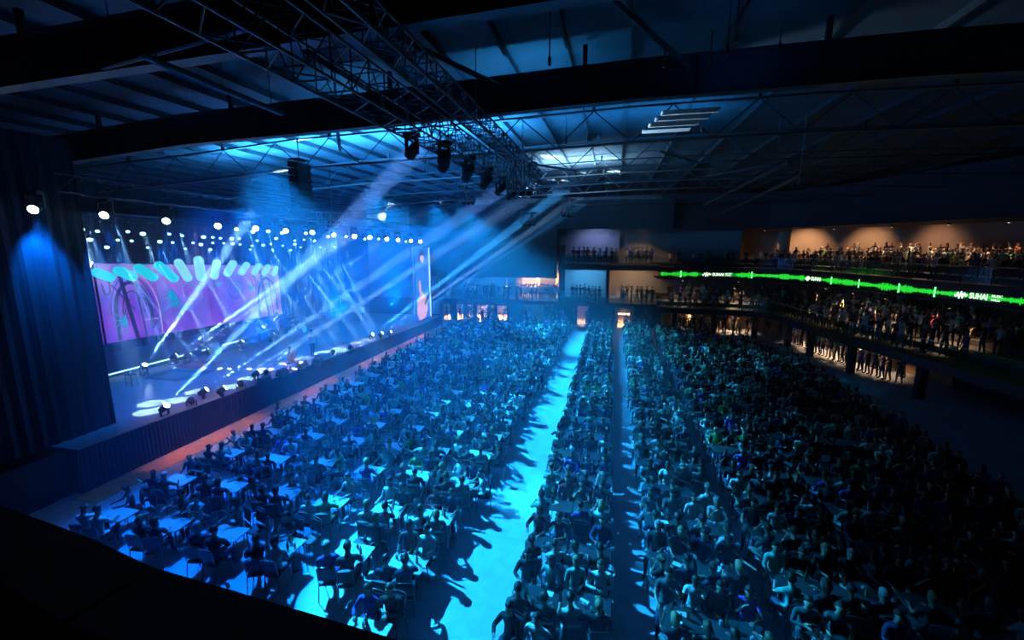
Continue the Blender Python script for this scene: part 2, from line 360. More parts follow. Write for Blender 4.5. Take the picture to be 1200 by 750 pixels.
struct('ceiling_upper_right', strip_solid(RPa, 1.2, 8, 10.2, 10.4, u0=8), wallm)
struct('wall_upper_right', strip_solid(RPa, 1.0, 1.2, 10.2, 13.6, u0=0), wallm)
for k, u in enumerate((1.6, 5.2, 8.4, 11.6, 15.0, 19.5, 24.5)):
    p, d = LPa.at(u, .7); m = MB(); m.rbox((p.x, p.y, 1.06), (.42, .42, 2.1), .04); struct('column', m, wallm)
for k, u in enumerate((9.2, 13.2, 17.8, 25)):
    p, d = RPa.at(u, 3.2); m = MB(); m.lathe([(.38, 2.5), (.38, 5.0)], 20, M=Matrix.Translation((p.x, p.y, 0))); struct('column', m, tanwall, True)
p = at_y(918, 290, 50.5); m = MB(); m.lathe([(.55, 6.3), (.55, 9.9)], 20, M=Matrix.Translation((p.x, p.y, 0))); struct('column', m, tanwall, True)
balustrade('curved glass balustrade above the green ribbon screen', [tuple(RPa.at(u, .15)[0][:2]) for u in np.linspace(0, RPa.L-.1, 22)], 6.25)
balustrade('curved glass balustrade of the lower side balcony', [tuple(LPa.at(u, .1)[0][:2]) for u in np.linspace(0, LPa.L-.1, 16)], 2.5)
m = MB()
for u0, u1 in ((0, LPa.L),):
    struct('trim_ledge', strip_solid(LPa, -.06, .02, 2.05, 2.55), balcm)

# green ribbon screen
rib = thing('ribbon_screen', 'long green LED ribbon screen curving along the upper balcony fascia', 'screen', (RP[0][0], RP[0][1], 5.2))
m = strip_solid(RPa, -.10, .02, 5.22, 5.92, 110, .1, RPa.L-.2); under(obj('screen_panel', m, mat('ribbon_black', (.004, .012, .006), .4)), rib)
def u_of(px, z=5.57):
    best = min(range(400), key=lambda i: abs(proj((*RPa.at(RPa.L*i/400)[0][:2], z))[0]-px)); return RPa.L*best/400
rg = random.Random(5); m = MB(); mg = MB(); u = .2; amp = .5
gaps = [(u_of(818), u_of(862)), (u_of(944), u_of(966)), (u_of(1118), u_of(1182))]
while u < RPa.L-.3:
    env = .25+.5*abs(math.sin(u*.62))+.35*abs(math.sin(u*1.9+1))**2; h = env*(.35+.65*rg.random())*.33
    ing = any(a-.1 < u < b+.1 for a, b in gaps)
    w = .05; p, d = RPa.at(u, -.115); q, d = RPa.at(u+w, -.115); zc = 5.57
    mg.quad((p.x, p.y, zc-env*.2), (q.x, q.y, zc-env*.2), (q.x, q.y, zc+env*.2), (p.x, p.y, zc+env*.2))
    if not (gaps[0][0] < u < gaps[0][1]) :
        if ing: h *= .6
        p, d = RPa.at(u, -.12); q, d = RPa.at(u+w, -.12)
        m.quad((p.x, p.y, zc-h), (q.x, q.y, zc-h), (q.x, q.y, zc+h*.9), (p.x, p.y, zc+h*.9))
    u += w+.012
under(obj('waveform_glow_pattern', mg, emis('ribbon_green_dim', (.0, .32, .03), .9)), rib)
under(obj('waveform_pattern', m, emis('ribbon_green', (.03, 1, .05), .85)), rib)
m = MB()
for px_ in (797, 880, 975, 1007, 1054, 1096):
    u = u_of(px_); p, d = RPa.at(u, -.13); q, d = RPa.at(u+.12, -.13); m.quad((p.x, p.y, 5.24), (q.x, q.y, 5.24), (q.x, q.y, 5.9), (p.x, p.y, 5.9))
under(obj('bright_stripe', m, emis('ribbon_green_bright', (.2, 1, .35), 1.6)), rib)
def text_mesh(body, size, bold=.0):
    c = bpy.data.curves.new('t', 'FONT'); c.body = body; c.size = size; c.offset = bold; c.resolution_u = 2
    o = bpy.data.objects.new('t', c); COL.objects.link(o); bpy.context.view_layer.update()
    me = bpy.data.meshes.new_from_object(o.evaluated_get(bpy.context.evaluated_depsgraph_get())); bpy.data.objects.remove(o); return me
signm = emis('ribbon_lettering', (.8, 1, .8), 1.8)
def ribbon_text(body, u0, z0, size, stretch=1.0, bold=None):
    me = text_mesh(body, size, (.009 if size > .3 else .002))
    for v in me.vertices:
        p, d = RPa.at(u0+v.co.x*stretch, -.14); v.co = (p.x, p.y, z0+v.co.y)
    me.materials.append(signm); return under(link('lettering', me), rib)
def zigzag(u0, s, n=3):
    pts = [(0, .25), (.12, .0), (.28, .5), (.42, -.15), (.56, .6), (.7, -.1), (.84, .5), (.98, .1), (1.08, .38)]; m = MB()
    for (a, b), (c, e) in zip(pts[:-1], pts[1:]):
        p, d = RPa.at(u0+a*s, -.14); q, d = RPa.at(u0+c*s, -.14); t = d*.03
        m.quad((p.x-t.x, p.y-t.y, 5.42+b*.62), (p.x+t.x, p.y+t.y, 5.42+b*.62), (q.x+t.x, q.y+t.y, 5.42+e*.62), (q.x-t.x, q.y-t.y, 5.42+e*.62))
    return under(obj('wave_logo', m, signm), rib)
ua, ub = u_of(1121), u_of(1179); L_ = ub-ua
zigzag(ua, .26*L_/1.08); ribbon_text('SUHAI', ua+.31*L_, 5.42, .48, .40*L_/1.42); ribbon_text('MUSIC', ua+.76*L_, 5.62, .19, .25*L_/.62); ribbon_text('HALL', ua+.76*L_, 5.39, .19, .22*L_/.52)
ua, ub = u_of(823), u_of(859); L_ = ub-ua
zigzag(ua, .28*L_/1.08); ribbon_text('SUHAI', ua+.33*L_, 5.42, .44, .4*L_/1.3); ribbon_text('MUSIC', ua+.75*L_, 5.6, .19, .25*L_/.6); ribbon_text('HALL', ua+.75*L_, 5.42, .19, .22*L_/.5)
ua, ub = u_of(946), u_of(965); L_ = ub-ua
zigzag(ua, .25*L_/1.08); ribbon_text('SUHAI', ua+.32*L_, 5.42, .46, .62*L_/1.38)
# small zigzag emblem on the first balcony edge
m = MB(); pts = [(0, .1), (.14, .0), (.28, .42), (.42, .05), (.56, .42), (.7, 0), (.84, .1)]; c = at_y(644, 356, YF-.08)
for (a, b), (c2, e) in zip(pts[:-1], pts[1:]):
    m.quad((c.x-.42+a-.04, c.y, c.z-.2+b), (c.x-.42+a+.04, c.y, c.z-.2+b), (c.x-.42+c2+.04, c.y, c.z-.2+e), (c.x-.42+c2-.04, c.y, c.z-.2+e))
o = obj('wall_emblem', m, emis('emblem_pale', (.35, .8, .9), .8)); tag(o, 'small pale zigzag emblem on the first balcony edge below the kiosk', 'emblem')
# ================================================================ lights and rigging
def spot(name, src, dst, col, power, angle, blend=.2, radius=.05):
    l = bpy.data.lights.new(name, 'SPOT'); l.energy = power; l.color = col; l.spot_size = math.radians(angle); l.spot_blend = blend; l.shadow_soft_size = radius
    o = bpy.data.objects.new(name, l); COL.objects.link(o); o.location = src; o.rotation_euler = (Vector(dst)-Vector(src)).to_track_quat('-Z', 'Y').to_euler(); return o
def aimq(d): return Vector(d).to_track_quat('Z', 'Y').to_matrix().to_4x4()
_mh = {}
def moving_head(loc, aim, label, lens, hang, group=None, sc=1.0, name='moving_head_lamp', axis=None):
    """base, yoke and a barrel head pointing along AIM; HANG turns it upside down under a truss"""
    loc = Vector(loc); d = (Vector(aim)-loc).normalized(); s = -1 if hang else 1
    t = thing(name, label, 'stage lamp', loc - Vector((0, 0, s*.42*sc)), 0, group)
    hx = Vector((d.x, d.y, 0)); hx = hx.normalized() if hx.length > .05 else Vector((1, 0, 0)); sd = Vector((-hx.y, hx.x, 0))
    rot = Matrix((hx, sd, UP)).transposed(); c = Vector((0, 0, s*.42*sc))
    m = MB(); m.rbox((0, 0, s*.05*sc), (.34*sc, .28*sc, .1*sc), .03, rot=rot); obj('lamp_base', m, black, t)
    m = MB()
    for k in (-1, 1): m.box(sd*k*.17*sc+Vector((0, 0, s*.27*sc)), (.09*sc, .03*sc, .36*sc), rot=rot)
    m.box((0, 0, s*.115*sc), (.1*sc, .36*sc, .03*sc), rot=rot); obj('yoke', m, black, t)
    M = Matrix.Translation(c) @ aimq(d)
    m = MB(); m.lathe([(.06*sc, -.2*sc), (.11*sc, -.17*sc), (.13*sc, 0), (.135*sc, .14*sc), (.12*sc, .16*sc)], 12, M=M); obj('head', m, black, t, True)
    m = MB(); m.lathe([(.11*sc, .161*sc), (.1*sc, .18*sc), (.05*sc, .19*sc)], 12, M=M); obj('lens', m, lens, t, True)
    return t, loc+d*.22*sc
def par_can(loc, aim, label, lens, group=None, sc=1.0):
    loc = Vector(loc); d = (Vector(aim)-loc).normalized(); t = thing('par_lamp', label, 'stage lamp', loc+Vector((0, 0, .3*sc)), 0, group); M = Matrix.Translation((0, 0, -.3*sc)) @ aimq(d)
    m = MB(); m.lathe([(.05*sc, -.16*sc), (.1*sc, -.1*sc), (.12*sc, .12*sc), (.13*sc, .13*sc)], 10, M=M); m.box((0, 0, -.05*sc), (.03, .03, .12*sc)); obj('can', m, black, t, True)
    m = MB(); m.lathe([(.115*sc, .131*sc), (.09*sc, .145*sc)], 10, M=M); obj('lens', m, lens, t, True)
    return t, loc+d*.2*sc

BLUE = (.0, .22, 1.0); CYAN = (.1, .55, 1.0); PALE = (.4, .7, 1.0); VIO = (.28, .52, 1.0)
POW = 1.0

# the long box truss over the audience
def truss(label, a, b, w, h, pitch, rt=.028, rl=.016, mt=None, name='lighting_truss'):
    a = Vector(a); b = Vector(b); d = (b-a).normalized(); sd = Vector((d.y, -d.x, 0)).normalized(); up = sd.cross(d); L = (b-a).length
    t = thing(name, label, 'truss', a); mt = mt or steel
    cs = [sd*sx*w/2+up*sz*h/2 for sx, sz in ((-1, -1), (1, -1), (1, 1), (-1, 1))]
    for c in cs: m = MB(); m.tube(c, c+d*L, rt, n=6); obj('chord', m, mt, t)
    m = MB(); n = max(2, int(L/pitch))
    for i in range(n):
        for k in range(4):
            c0, c1 = cs[k], cs[(k+1) % 4]; p = d*(L*i/n); q = d*(L*(i+1)/n)
            if i % 2: c0, c1 = c1, c0
            m.tube(p+c0, q+c1, rl, n=4, cap=False)
            m.tube(p+cs[k], p+cs[(k+1) % 4], rl, n=4, cap=False)
    obj('lattice_bracing', m, mt, t); return t
tm = mat('truss_metal', (.10, .11, .13), .4, .8)
truss('long box truss hung over the audience, running toward the far wall', (-5.2, .5, 11.85), (-5.2, 23.5, 11.85), .75, .75, .6, mt=tm)
truss('slimmer truss beside the long box truss, nearer the centre of the hall', (-3.9, 3, 12.15), (-3.9, 22.6, 12.0), .45, .45, .5, mt=tm)
truss('stage front truss carrying the row of bright wash lamps', (-18.9, 11.5, 10.75), (-18.9, 41, 10.05), .6, .6, .6, mt=tm)
for k, X in enumerate((-22.2, -24.6, -27)):
    m = MB(); m.tube((X, 15, 10.05), (X, 38, 9.25), .04, n=6)
    for y in range(16, 38, 4): m.tube((X, y, 10.0), (X, y, 11.6), .008, n=4)
    tag(obj('lighting_batten', m, tm), ['front', 'middle', 'rear'][k]+' pipe batten of small lamps over the upper stage', 'batten')
# hung lattice frames with bright fixtures above the audience
frames = [((612, 207, 15.5), .9, 1.3, 'lit lattice frame with lamps at the far end of the long truss'),
          ((621, 256, 27), 1.0, .8, 'small lit lattice frame hanging lowest over the middle aisle'),
          ((549, 227, 21.5), .8, 1.0, 'lit lattice frame hanging left of the long truss end'),
          ((667, 243, 28), .9, 1.2, 'tall lattice frame hanging right of the lowest lit frame'),
          ((390, 256, 19), 1.0, .7, 'bright truss end above the stage front lamps')]
for (px_, py_, Y), w, h, lab in frames:
    c = at_y(px_, py_, Y); t = truss(lab, (c.x-.5*w, c.y, c.z), (c.x+.5*w, c.y, c.z), w, h*.8, .25, .03, .018, steel, 'lattice_frame')
    m = MB()
    for k in range(3): m.lathe([(.05, -.15), (.1, .0), (.1, .12)], 8, M=Matrix.Translation(((.2+.3*k)*w, 0, -.4*h)) @ aimq((-.5, .3, -.8)))
    obj('lamp_cluster', m, black, t)
    m = MB(); m.tube((.5*w, 0, .4*h), (.5*w, 0, zb(c.x)+.2-c.z), .02, n=5); obj('hoist_chain', m, steel, t)
# fixtures crowding the far half of the long truss
for k in range(11):
    y = 11.5+1.15*k; moving_head((-5.2+(.22 if k % 2 else -.25), y, 11.15), (-14, y+3, 2), ORD[k+1]+' unlit lamp along the underside of the long box truss, counted from the near end', black, True, sc=1.15)
# hoist cables and drop wires
for k, (x0, y0, x1, y1, Y) in enumerate(((645, 0, 644, 72, 9), (557, 52, 562, 126, 11), (475, 157, 476, 173, 16), (500, 164, 500, 190, 18), (540, 184, 540, 214, 20), (664, 137, 665, 166, 15), (690, 140, 690, 163, 15.5),
        (780, 49, 779, 74, 9), (835, 35, 834, 68, 10), (857, 2, 855, 60, 10), (866, 0, 865, 45, 10.5), (916, 30, 915, 55, 11), (391, 95, 391, 117, 11), (444, 17, 445, 46, 8), (945, 137, 940, 215, 20), (613, 140, 613, 176, 17),
        (740, 200, 740, 213, 24), (673, 235, 673, 256, 26))):
    a = at_y(x0, y0, Y); b = Vector((a.x, Y, at_y(x1, y1, Y).z)); m = MB(); m.tube(a, b, .014, n=5); m.rbox(b, (.06, .06, .16), .015)
    tag(obj('hoist_cable', m, steel), 'thin hoist cable hanging from the roof, ' + ORD[k+1] + ' of the dangling cables' if False else ['thin cable dropping from the roof right of the upper lit ceiling patch', 'thin bright cable hanging right of the long truss', 'short pale cable left of the long truss over the stage side',
        'second short cable left of the long truss, slightly further', 'long drop cable beyond the long truss on the stage side', 'cable hanging right of the long truss end, nearer one', 'cable hanging right of the long truss end, further one', 'lone short cable high above the right audience',
        'leftmost cable of the bunch high on the right', 'second cable of the bunch high on the right', 'third cable of the bunch high on the right', 'cable at the right end of the high bunch', 'short cable above the lit fan on the left roof', 'bright hook cable near the top of the long truss',
        'long chain hanging alone over the right balcony', 'cable holding the far end of the long truss', 'short cable below the bright ceiling panel', 'stub cable on the tall lattice frame'][k], 'cable')
# roof pipes
for (x0, y0, x1, y1, z, lab) in ((160, 62, 330, 133, 11.9, 'thin bright roof pipe on the left running toward the stage'), (295, 30, 120, 78, 12.2, 'faint roof pipe crossing the dark upper left'), (820, 262, 940, 205, 11.0, 'slanting roof pipe over the right balcony, lower one'), (825, 240, 925, 190, 11.3, 'slanting roof pipe over the right balcony, upper one')):
    a = at_z(x0, y0, z); b = at_z(x1, y1, z); m = MB(); m.tube(a, b, .07, n=8)
    for f_ in (.1, .5, .9): p = a.lerp(b, f_); m.tube(p, (p.x, p.y, zb(p.x)+1.2), .012, n=4)
    tag(obj('roof_pipe', m, tm), lab, 'pipe')
c0 = at_y(797, 143, 17); t = thing('louvre_unit', 'slatted roof unit with three pale slats, high right of the lit ceiling panel', 'roof unit', c0)
for k in range(4):
    m = MB(); m.rbox((-.25*k+.3, 0, .33-.19*k), (1.9-.1*k, .5, .05), .02); obj('slat', m, whitem, t)
m = MB()
for sx in (-1, 1): m.tube((sx*.7, 0, -.35), (sx*.7, 0, zb(c0.x)-c0.z+.2), .012, n=4)
obj('hanger', m, steel, t); spot('slat_fill', (c0.x-5, c0.y+1.5, c0.z-2.2), c0, (.4, .7, 1), 2600, 26, .6, .05)  # the spot is added to brighten the slats
# line array beside the stage truss
t = thing('line_array', 'hanging column of dark loudspeakers above the stage front truss', 'loudspeaker', at_y(355, 247, 18)); 
for k in range(7):
    m = MB(); m.rbox((0, -.0, .17+.3*k), (.5, .95, .27), .04, rot=Matrix.Rotation(-.06*(3-k), 3, 'Y')); obj('speaker_box', m, black, t)
m = MB(); m.tube((0, 0, 2.2), (0, 0, 3.2), .02); m.box((0, 0, 2.25), (.5, .7, .05)); obj('flying_frame', m, blackmetal, t)

# row of big wash lamps on the front truss
FR = [(42, 243), (124, 250), (196, 257), (256, 263), (300, 266), (335, 269), (366, 271), (391, 274), (415, 275.5), (433, 277), (453, 279), (466, 280), (481, 281), (492, 282)]
for k, (x, y) in enumerate(FR):
    p = at_x(x, y, -18.5); d = Vector((p.x-3.2, p.y+1.2, 1.4))
    t, q = moving_head(p, p+Vector((.75, -1.0, -.55)) if k < 14 else d, ORD[k+1]+' bright wash lamp of the front truss, counted from the dark curtain', lens_hot, True, 'bright wash lamps on the front truss', 1.25 if k < 8 else 1.4, 'wash_lamp')
    spot('wash', p+Vector((.05, 0, -.3)), d, (.0, .2, 1), (4200 if k == 0 else 5200)*POW, 56, .8, .12)
# small dark lamps between them with faint lenses
for k, (x, y) in enumerate([(277, 267), (296, 270), (314, 269.5), (330, 271.5), (358, 272), (384, 276), (405, 276), (427, 279), (443, 279), (475, 282)]):
    p = at_x(x, y, -18.9); moving_head(p, p+Vector((.7, -.7, -.6)), ORD[k+1]+' small dark lamp between the bright wash lamps, counted from the curtain', lens_small, True, 'small dark lamps on the front truss', .9)
# three battens of small lit lamps
SM = [(-22.2, [(95, 266.5), (114, 269.5), (149.5, 270), (167, 272), (198, 273), (213, 275), (238, 276), (249, 277), (258, 278), (271, 278), (280, 278.5), (301, 281), (323, 278), (345, 281), (356, 280), (368, 281)]),
      (-24.6, [(105, 279), (138, 280), (154, 281), (187, 281.5), (202, 283), (226, 283.5), (235, 285), (249, 283.6), (262, 284), (272, 284), (281, 285.5), (295, 287), (308, 286), (317, 285), (331, 287), (345, 285)]),
      (-27, [(125, 288), (173, 289), (217, 290.5), (246, 291), (293, 291.5), (319, 292), (340, 292), (352, 289), (375, 289), (392, 288.5)])]
for r_, (X, L_) in enumerate(SM):
    for k, (x, y) in enumerate(L_):
        p = at_x(x, y, X); par_can(p, p+Vector((.7, -.5, -.7)), ORD[k+1]+' small lit lamp on the '+['front', 'middle', 'rear'][r_]+' stage batten, counted from the curtain', lens_mid, 'small lamps on the '+['front', 'middle', 'rear'][r_]+' batten', .7 if k % 3 else 1.0)
# beams from the rear batten down to white pools on the deck
POOLS = [(178, 477.5), (174, 488), (207, 473), (231, 462), (269, 456), (292, 445), (309, 435), (337, 426), (356, 419), (380, 411), (396, 406.5), (399, 409.5), (418.7, 399), (432, 395)]
SRC = [(95, 272), (97, 275), (125, 288), (134, 280), (173, 289), (187, 281), (217, 291), (226, 283.5), (246, 291), (262, 284), (293, 291), (319, 292), (340, 292), (375, 289)]
for (c, d) in POOLS:
    e = at_z(c, d, 1.35); e.z = stage_z(e.y); spot('pool', (e.x-1.6, e.y-.3, 9.6), e, (.42, .72, 1), 34000*POW, 7.2, .06, .03)
DOWN = [((124.7, 287), (142, 309)), ((132.5, 280.5), (146, 309)), ((172, 289), (187, 311)), ((184.5, 281), (207, 328)), ((216.5, 290), (230, 311)), ((225, 282.5), (236, 307)), ((244.7, 291), (281, 342)), ((261.5, 283), (283, 316.5)), ((292.7, 292), (308, 311)),
        ((307, 285), (324, 320)), ((317, 292), (369, 365)), ((331, 286), (384, 350)), ((339.6, 292), (414, 391)), ((353, 287), (402, 340)), ((359, 289), (416, 363)), ((375, 287), (398, 328)), ((391, 287), (441, 391)), ((97, 284), (150, 427))]
for k, ((a, b), (c, d)) in enumerate(DOWN):      # narrow beams from the rear batten toward the deck
    y = 432 if k < 8 else 412 if k < 12 else 402; t_ = (y-b)/(d-b); s_ = at_x(a, b, -25.6); e = at_z(a+(c-a)*t_, y, 1.4)
    spot('beam_down', s_, e, (.4, .72, 1), (480000 if k != 17 else 420000)*POW, 1.7 if k != 17 else 5.0, .3, .03)
# lamps standing on the stage edge and floor, throwing beams up over the hall
def ext(a, b, c, d, y): t_ = (y-b)/(d-b); return (a+(c-a)*t_, y)
UPB = [((192, 478), ext(192, 478, 289, 379, 150), 2.3, 3.4, VIO, 12.9), ((238, 459), ext(238, 459, 492, 287, 205), 2.3, 3.0, VIO, 12.9), ((259, 457), ext(259, 457, 328, 414, 230), 1.5, 2.4, PALE, 12.5), ((300, 438), ext(300, 438, 336, 414, 240), 1.0, 2.4, PALE, 12), ((435, 393), ext(435, 393, 539, 314.6, 212), 3.4, 2.8, CYAN, 12.9), ((456, 390), ext(455, 391, 540, 334, 236), 1.8, 2.0, CYAN, 12.5),
       ((446, 391.5), ext(447, 392, 539, 328, 228), 2.0, 2.2, PALE, 12.5), ((168, 430), ext(168, 430, 238, 332, 180), 1.3, 3.2, PALE, 12.9), ((203, 418), ext(203, 418, 304, 348, 254), 2.4, 3.0, PALE, 11.5), ((219, 417), ext(218.5, 417, 304, 356, 262), 1.3, 2.0, PALE, 11), ((281, 402), ext(281, 402, 343.5, 357.5, 258), 1.4, 1.8, PALE, 11), ((318, 393), ext(318, 393, 362, 362, 262), 1.2, 1.8, PALE, 11)]
nm = ['on the stage edge, nearest to the curtain', 'on the stage edge, second from the curtain', 'on the stage edge, third from the curtain', 'on the stage edge, left of the seated guitarist', 'at the far end of the stage edge, pale beam', 'at the far end of the stage edge, last one',
      'at the far end of the stage edge, middle one', 'on the stage floor, closest to the dark curtain', 'on the stage floor, behind the near rug', 'on the stage floor beside the seated percussionist', 'on the stage floor in front of the riser, far one', 'on the riser front left of the percussionist']
for k, ((a, b), (c, d), pw, ang, colr, zt) in enumerate(UPB):
    base = at_z(a, b, 1.3); zs = stage_z(base.y) if base.x > -26 else 1.72; base = at_z(a, b, zs+.35)
    e = at_z(c, d, zt); t, q = moving_head(base, e, 'black moving head lamp '+nm[k], lens_hot, False, sc=1.1)
    spot('beam_up', q, e, colr, 880000*pw*POW, ang, .4, .05)
for k, (a, b) in enumerate([(224, 470), (282, 450), (312, 437), (372, 420), (390, 413), (410, 407)]):
    base = at_z(a, b, 1.75); moving_head(base, base+Vector((.5, -.6, .6)), 'unlit moving head lamp on the stage edge, '+ORD[k+1]+' of the dark ones from the curtain', black, False, sc=1.1)
# strong side light raking across the audience, added fill spots and roof lights, warm house lamps
for ys_, yt, pw in ((15.5, 10, 88), (23, 18, 100), (31, 27, 120), (38.5, 38, 120)):
    spot('audience_wash_and_fill', (-15.8, ys_, 13.1), (-2.2, yt, 0), (.012, .40, 1), pw*1000*POW, 34, .6, .05)
    spot('audience_wash_and_fill', (-15.2, ys_, 13.1), (-11.3, yt, 0), (.0, .16, 1), 28000*POW, 46, .9, .1)  # weaker blue spots added to deepen the blue over the left tables
spot('audience_wash_and_fill', (-15.8, 36, 13.1), (4.0, 32, 0), (.015, .5, 1), 75000*POW, 23, .95, .05); spot('audience_wash_and_fill', (-15.8, 24, 13.1), (3.0, 20, 0), (.015, .45, 1), 26000*POW, 22, .95, .05)
for y_ in (15, 22, 29, 36): spot('strip_fill', (-17.0, y_, 9.4), (-17.3, y_, 0), (1, .42, .4), 3000*POW, 40, .9, .05)  # pinkish spots added to bring out the brown strip
def area(loc, dst, sx, sy, col, power):
    l = bpy.data.lights.new('area', 'AREA'); l.shape = 'RECTANGLE'; l.size = sx; l.size_y = sy; l.energy = power; l.color = col
    o = bpy.data.objects.new('roof_fill', l); COL.objects.link(o); o.location = loc; o.rotation_euler = (Vector(dst)-Vector(loc)).to_track_quat('-Z', 'Y').to_euler(); return o
for y_, pw in ((19, 6500), (26, 12000), (34, 13000)): spot('haze_fill', (-18.6, y_, 3.4), (-17.5, y_+3, 12), (.0, .2, 1), pw*POW, 115, 1, .15)  # wide blue spots added to make the haze glow, no lamp modelled
# unseen area lights added in the roof bays to brighten the deck
for (x0, x1, y, w_, c_l, pw) in ((-21, -4.5, 20.8, 1.2, (.03, .36, 1), 6500), (-3.5, 4, 20.8, .8, (.02, .33, 1), 350), (-20, -7, 26.5, .6, (.0, .25, 1), 500), (-5.0, -.6, 30.9, 2.2, (.3, .65, 1), 1700), (-4.6, -1.4, 14.2, .35, (.03, .38, 1), 150), (-10.2, -8.4, 14.6, .6, (.03, .38, 1), 90), (2.2, 4, 12.0, .4, (.03, .25, 1), 6)):
    n_ = 3 if x1-x0 > 8 else 1
    for k in range(n_):
        xa = x0+(x1-x0)*k/n_; xb = x0+(x1-x0)*(k+1)/n_; zz = zb((xa+xb)/2)+.2; area((( xa+xb)/2, y, zz), ((xa+xb)/2, y+.25, zz+1), xb-xa, w_, c_l, pw/n_*POW)
WARM = (1, .55, .28); HOUSE = 3.5
def downlight(loc, power, label, ang=110, col=WARM, dst=None, group=None):
    t = thing('downlight', label, 'ceiling lamp', loc, 0, group); m = MB(); m.lathe([(.09, 0), (.1, .16), (.05, .18)], 10); obj('housing', m, black, t, True)
    m = MB(); m.lathe([(.075, -.005), (.02, -.012)], 10); obj('lens', m, warm_lens, t)
    spot('downlight', Vector(loc)-Vector((0, 0, .05)), dst or Vector(loc)-Vector((0, 0, 3)), col, power*HOUSE*POW, ang, .5, .08)
for k, x in enumerate((-17.5, -14.5, -12)): downlight((x, 48.3, 2.05), 1500, 'warm lamp in the ground floor lobby, '+ORD[k+1]+' from the stage', group='lobby downlights')
downlight((1.2, 48.3, 2.05), 700, 'warm lamp inside the bright ground floor doorway'); downlight((-3, 48.3, 2.05), 200, 'warm lamp in the lobby at the end of the main aisle')
downlight((2, 48.6, 5.85), 160, 'warm lamp over the standing group, right of the dark column'); downlight((2.8, 48.6, 10.8), 170, 'warm lamp over the bright group on the upper balcony')
downlight((-8.4, 48.6, 5.85), 180, 'warm lamp in front of the tan kiosk')
for k, px_ in enumerate((797, 862)):
    p = at_y(px_, 262, 54.6); spot('wallwash', (p.x, 54.1, p.z), (p.x-.6, 55.3, p.z-3), WARM, 1500*POW, 42, .4, .05)
ks = [(u, o_) for u in (2.5, 7, 11, 14.5, 18, 22.5) for o_ in (3.6,)]
for k, (u, o_) in enumerate(ks):
    p, d = LPa.at(u, o_); downlight((p.x, p.y, 4.9), (360, 360, 420, 340, 400, 260)[k], ORD[k+1]+' warm lamp under the upper balcony, counted from the far corner')
for k, (u, pw) in enumerate(((4, 60), (9.5, 150), (13, 420), (17, 420), (21.5, 330), (25.5, 110))):
    p, d = RPa.at(u, 4.2); downlight((p.x, p.y, 10.0), pw, ORD[k+1]+' warm lamp above the upper side balcony, counted from the far corner')
for k, (u, pw) in enumerate(((3, 90), (7, 100), (11, 110), (13.6, 150), (16.4, 130), (19.5, 60))):
    p, d = LPa.at(u, 2.8); downlight((p.x, p.y, 2.0), pw, ORD[k+1]+' warm lamp under the lower side balcony, counted from the far corner')
for u_, o_, pw in ((u_of(905), 4.5, 2200), (u_of(945), 4.5, 1500), (u_of(990), 4.5, 900), (u_of(850), 4.5, 350)):
    p, d = RPa.at(u_, o_); q, d = RPa.at(u_, 7.5); spot('wallwash', (p.x, p.y, 10.0), (q.x, q.y, 7.8), WARM, pw*.45*POW, 95, .9, .1)
for x_, y_, z_, e_, pw, c_l in ((-2, 48, 10.5, (-2, 50.5, 8.5), 500, (.4, .5, 1)), (-3, 47.8, 5.8, (-3, 50.6, 4.2), 1600, (.1, .5, 1)), (-8, 47.6, 5.8, (-8, 49.6, 4.2), 4000, WARM), (-14, 47.5, 5.6, (-14, 51, 4.0), 900, (.05, .35, 1)), (2, 47.6, 5.8, (2, 51, 4), 700, WARM)):
    spot('room_fill', (x_, y_, z_), e_, c_l, pw*POW, 110, .8, .1)  # unseen spots added to bring up the far rooms and slate panel
for (x, y) in ((550, 336), (594, 336)):
    p = at_y(x, y, 48); t = thing('disc_lamp', 'pale round pendant lamp at the dim first balcony, '+('left' if x < 570 else 'right')+' of two', 'lamp', p); m = MB(); m.lathe([(.3, 0), (.3, .04), (.1, .12)], 16); m.tube((0, 0, .1), (0, 0, 1.2), .012); obj('shade', m, emis('disc_pale', (.6, .8, 1), 1.0), t)

# ---------------------------------------------------------------- screens
def screen_quad(X, tl, bl, br, tr):
    return [at_x(*p, X) for p in (tl, bl, br, tr)]
q = screen_quad(-27, (104, 308), (128, 403), (330, 368.5), (327, 311)); X = -27
Ya, Yb_ = (q[0].y+q[1].y)/2, (q[2].y+q[3].y)/2; 
def SQ(u, v, off=.0):   # u along the stage, v up, on the backdrop screen
    y = Ya+(Yb_-Ya)*u; zlo = q[1].z+(q[2].z-q[1].z)*u; zhi = q[0].z+(q[3].z-q[0].z)*u; return Vector((X+off, y, zlo+(zhi-zlo)*v))
led = thing('backdrop_screen', 'wide LED backdrop showing purple artwork with dark arches and teal swirls', 'screen', SQ(.5, 0))
m = MB(); c = [SQ(0, 0), SQ(1, 0), SQ(1, 1), SQ(0, 1)]; e = [v+Vector((-.18, 0, 0)) for v in c]
m.add(c+e, [(0, 1, 2, 3), (7, 6, 5, 4), (0, 4, 5, 1), (1, 5, 6, 2), (2, 6, 7, 3), (3, 7, 4, 0)]); 
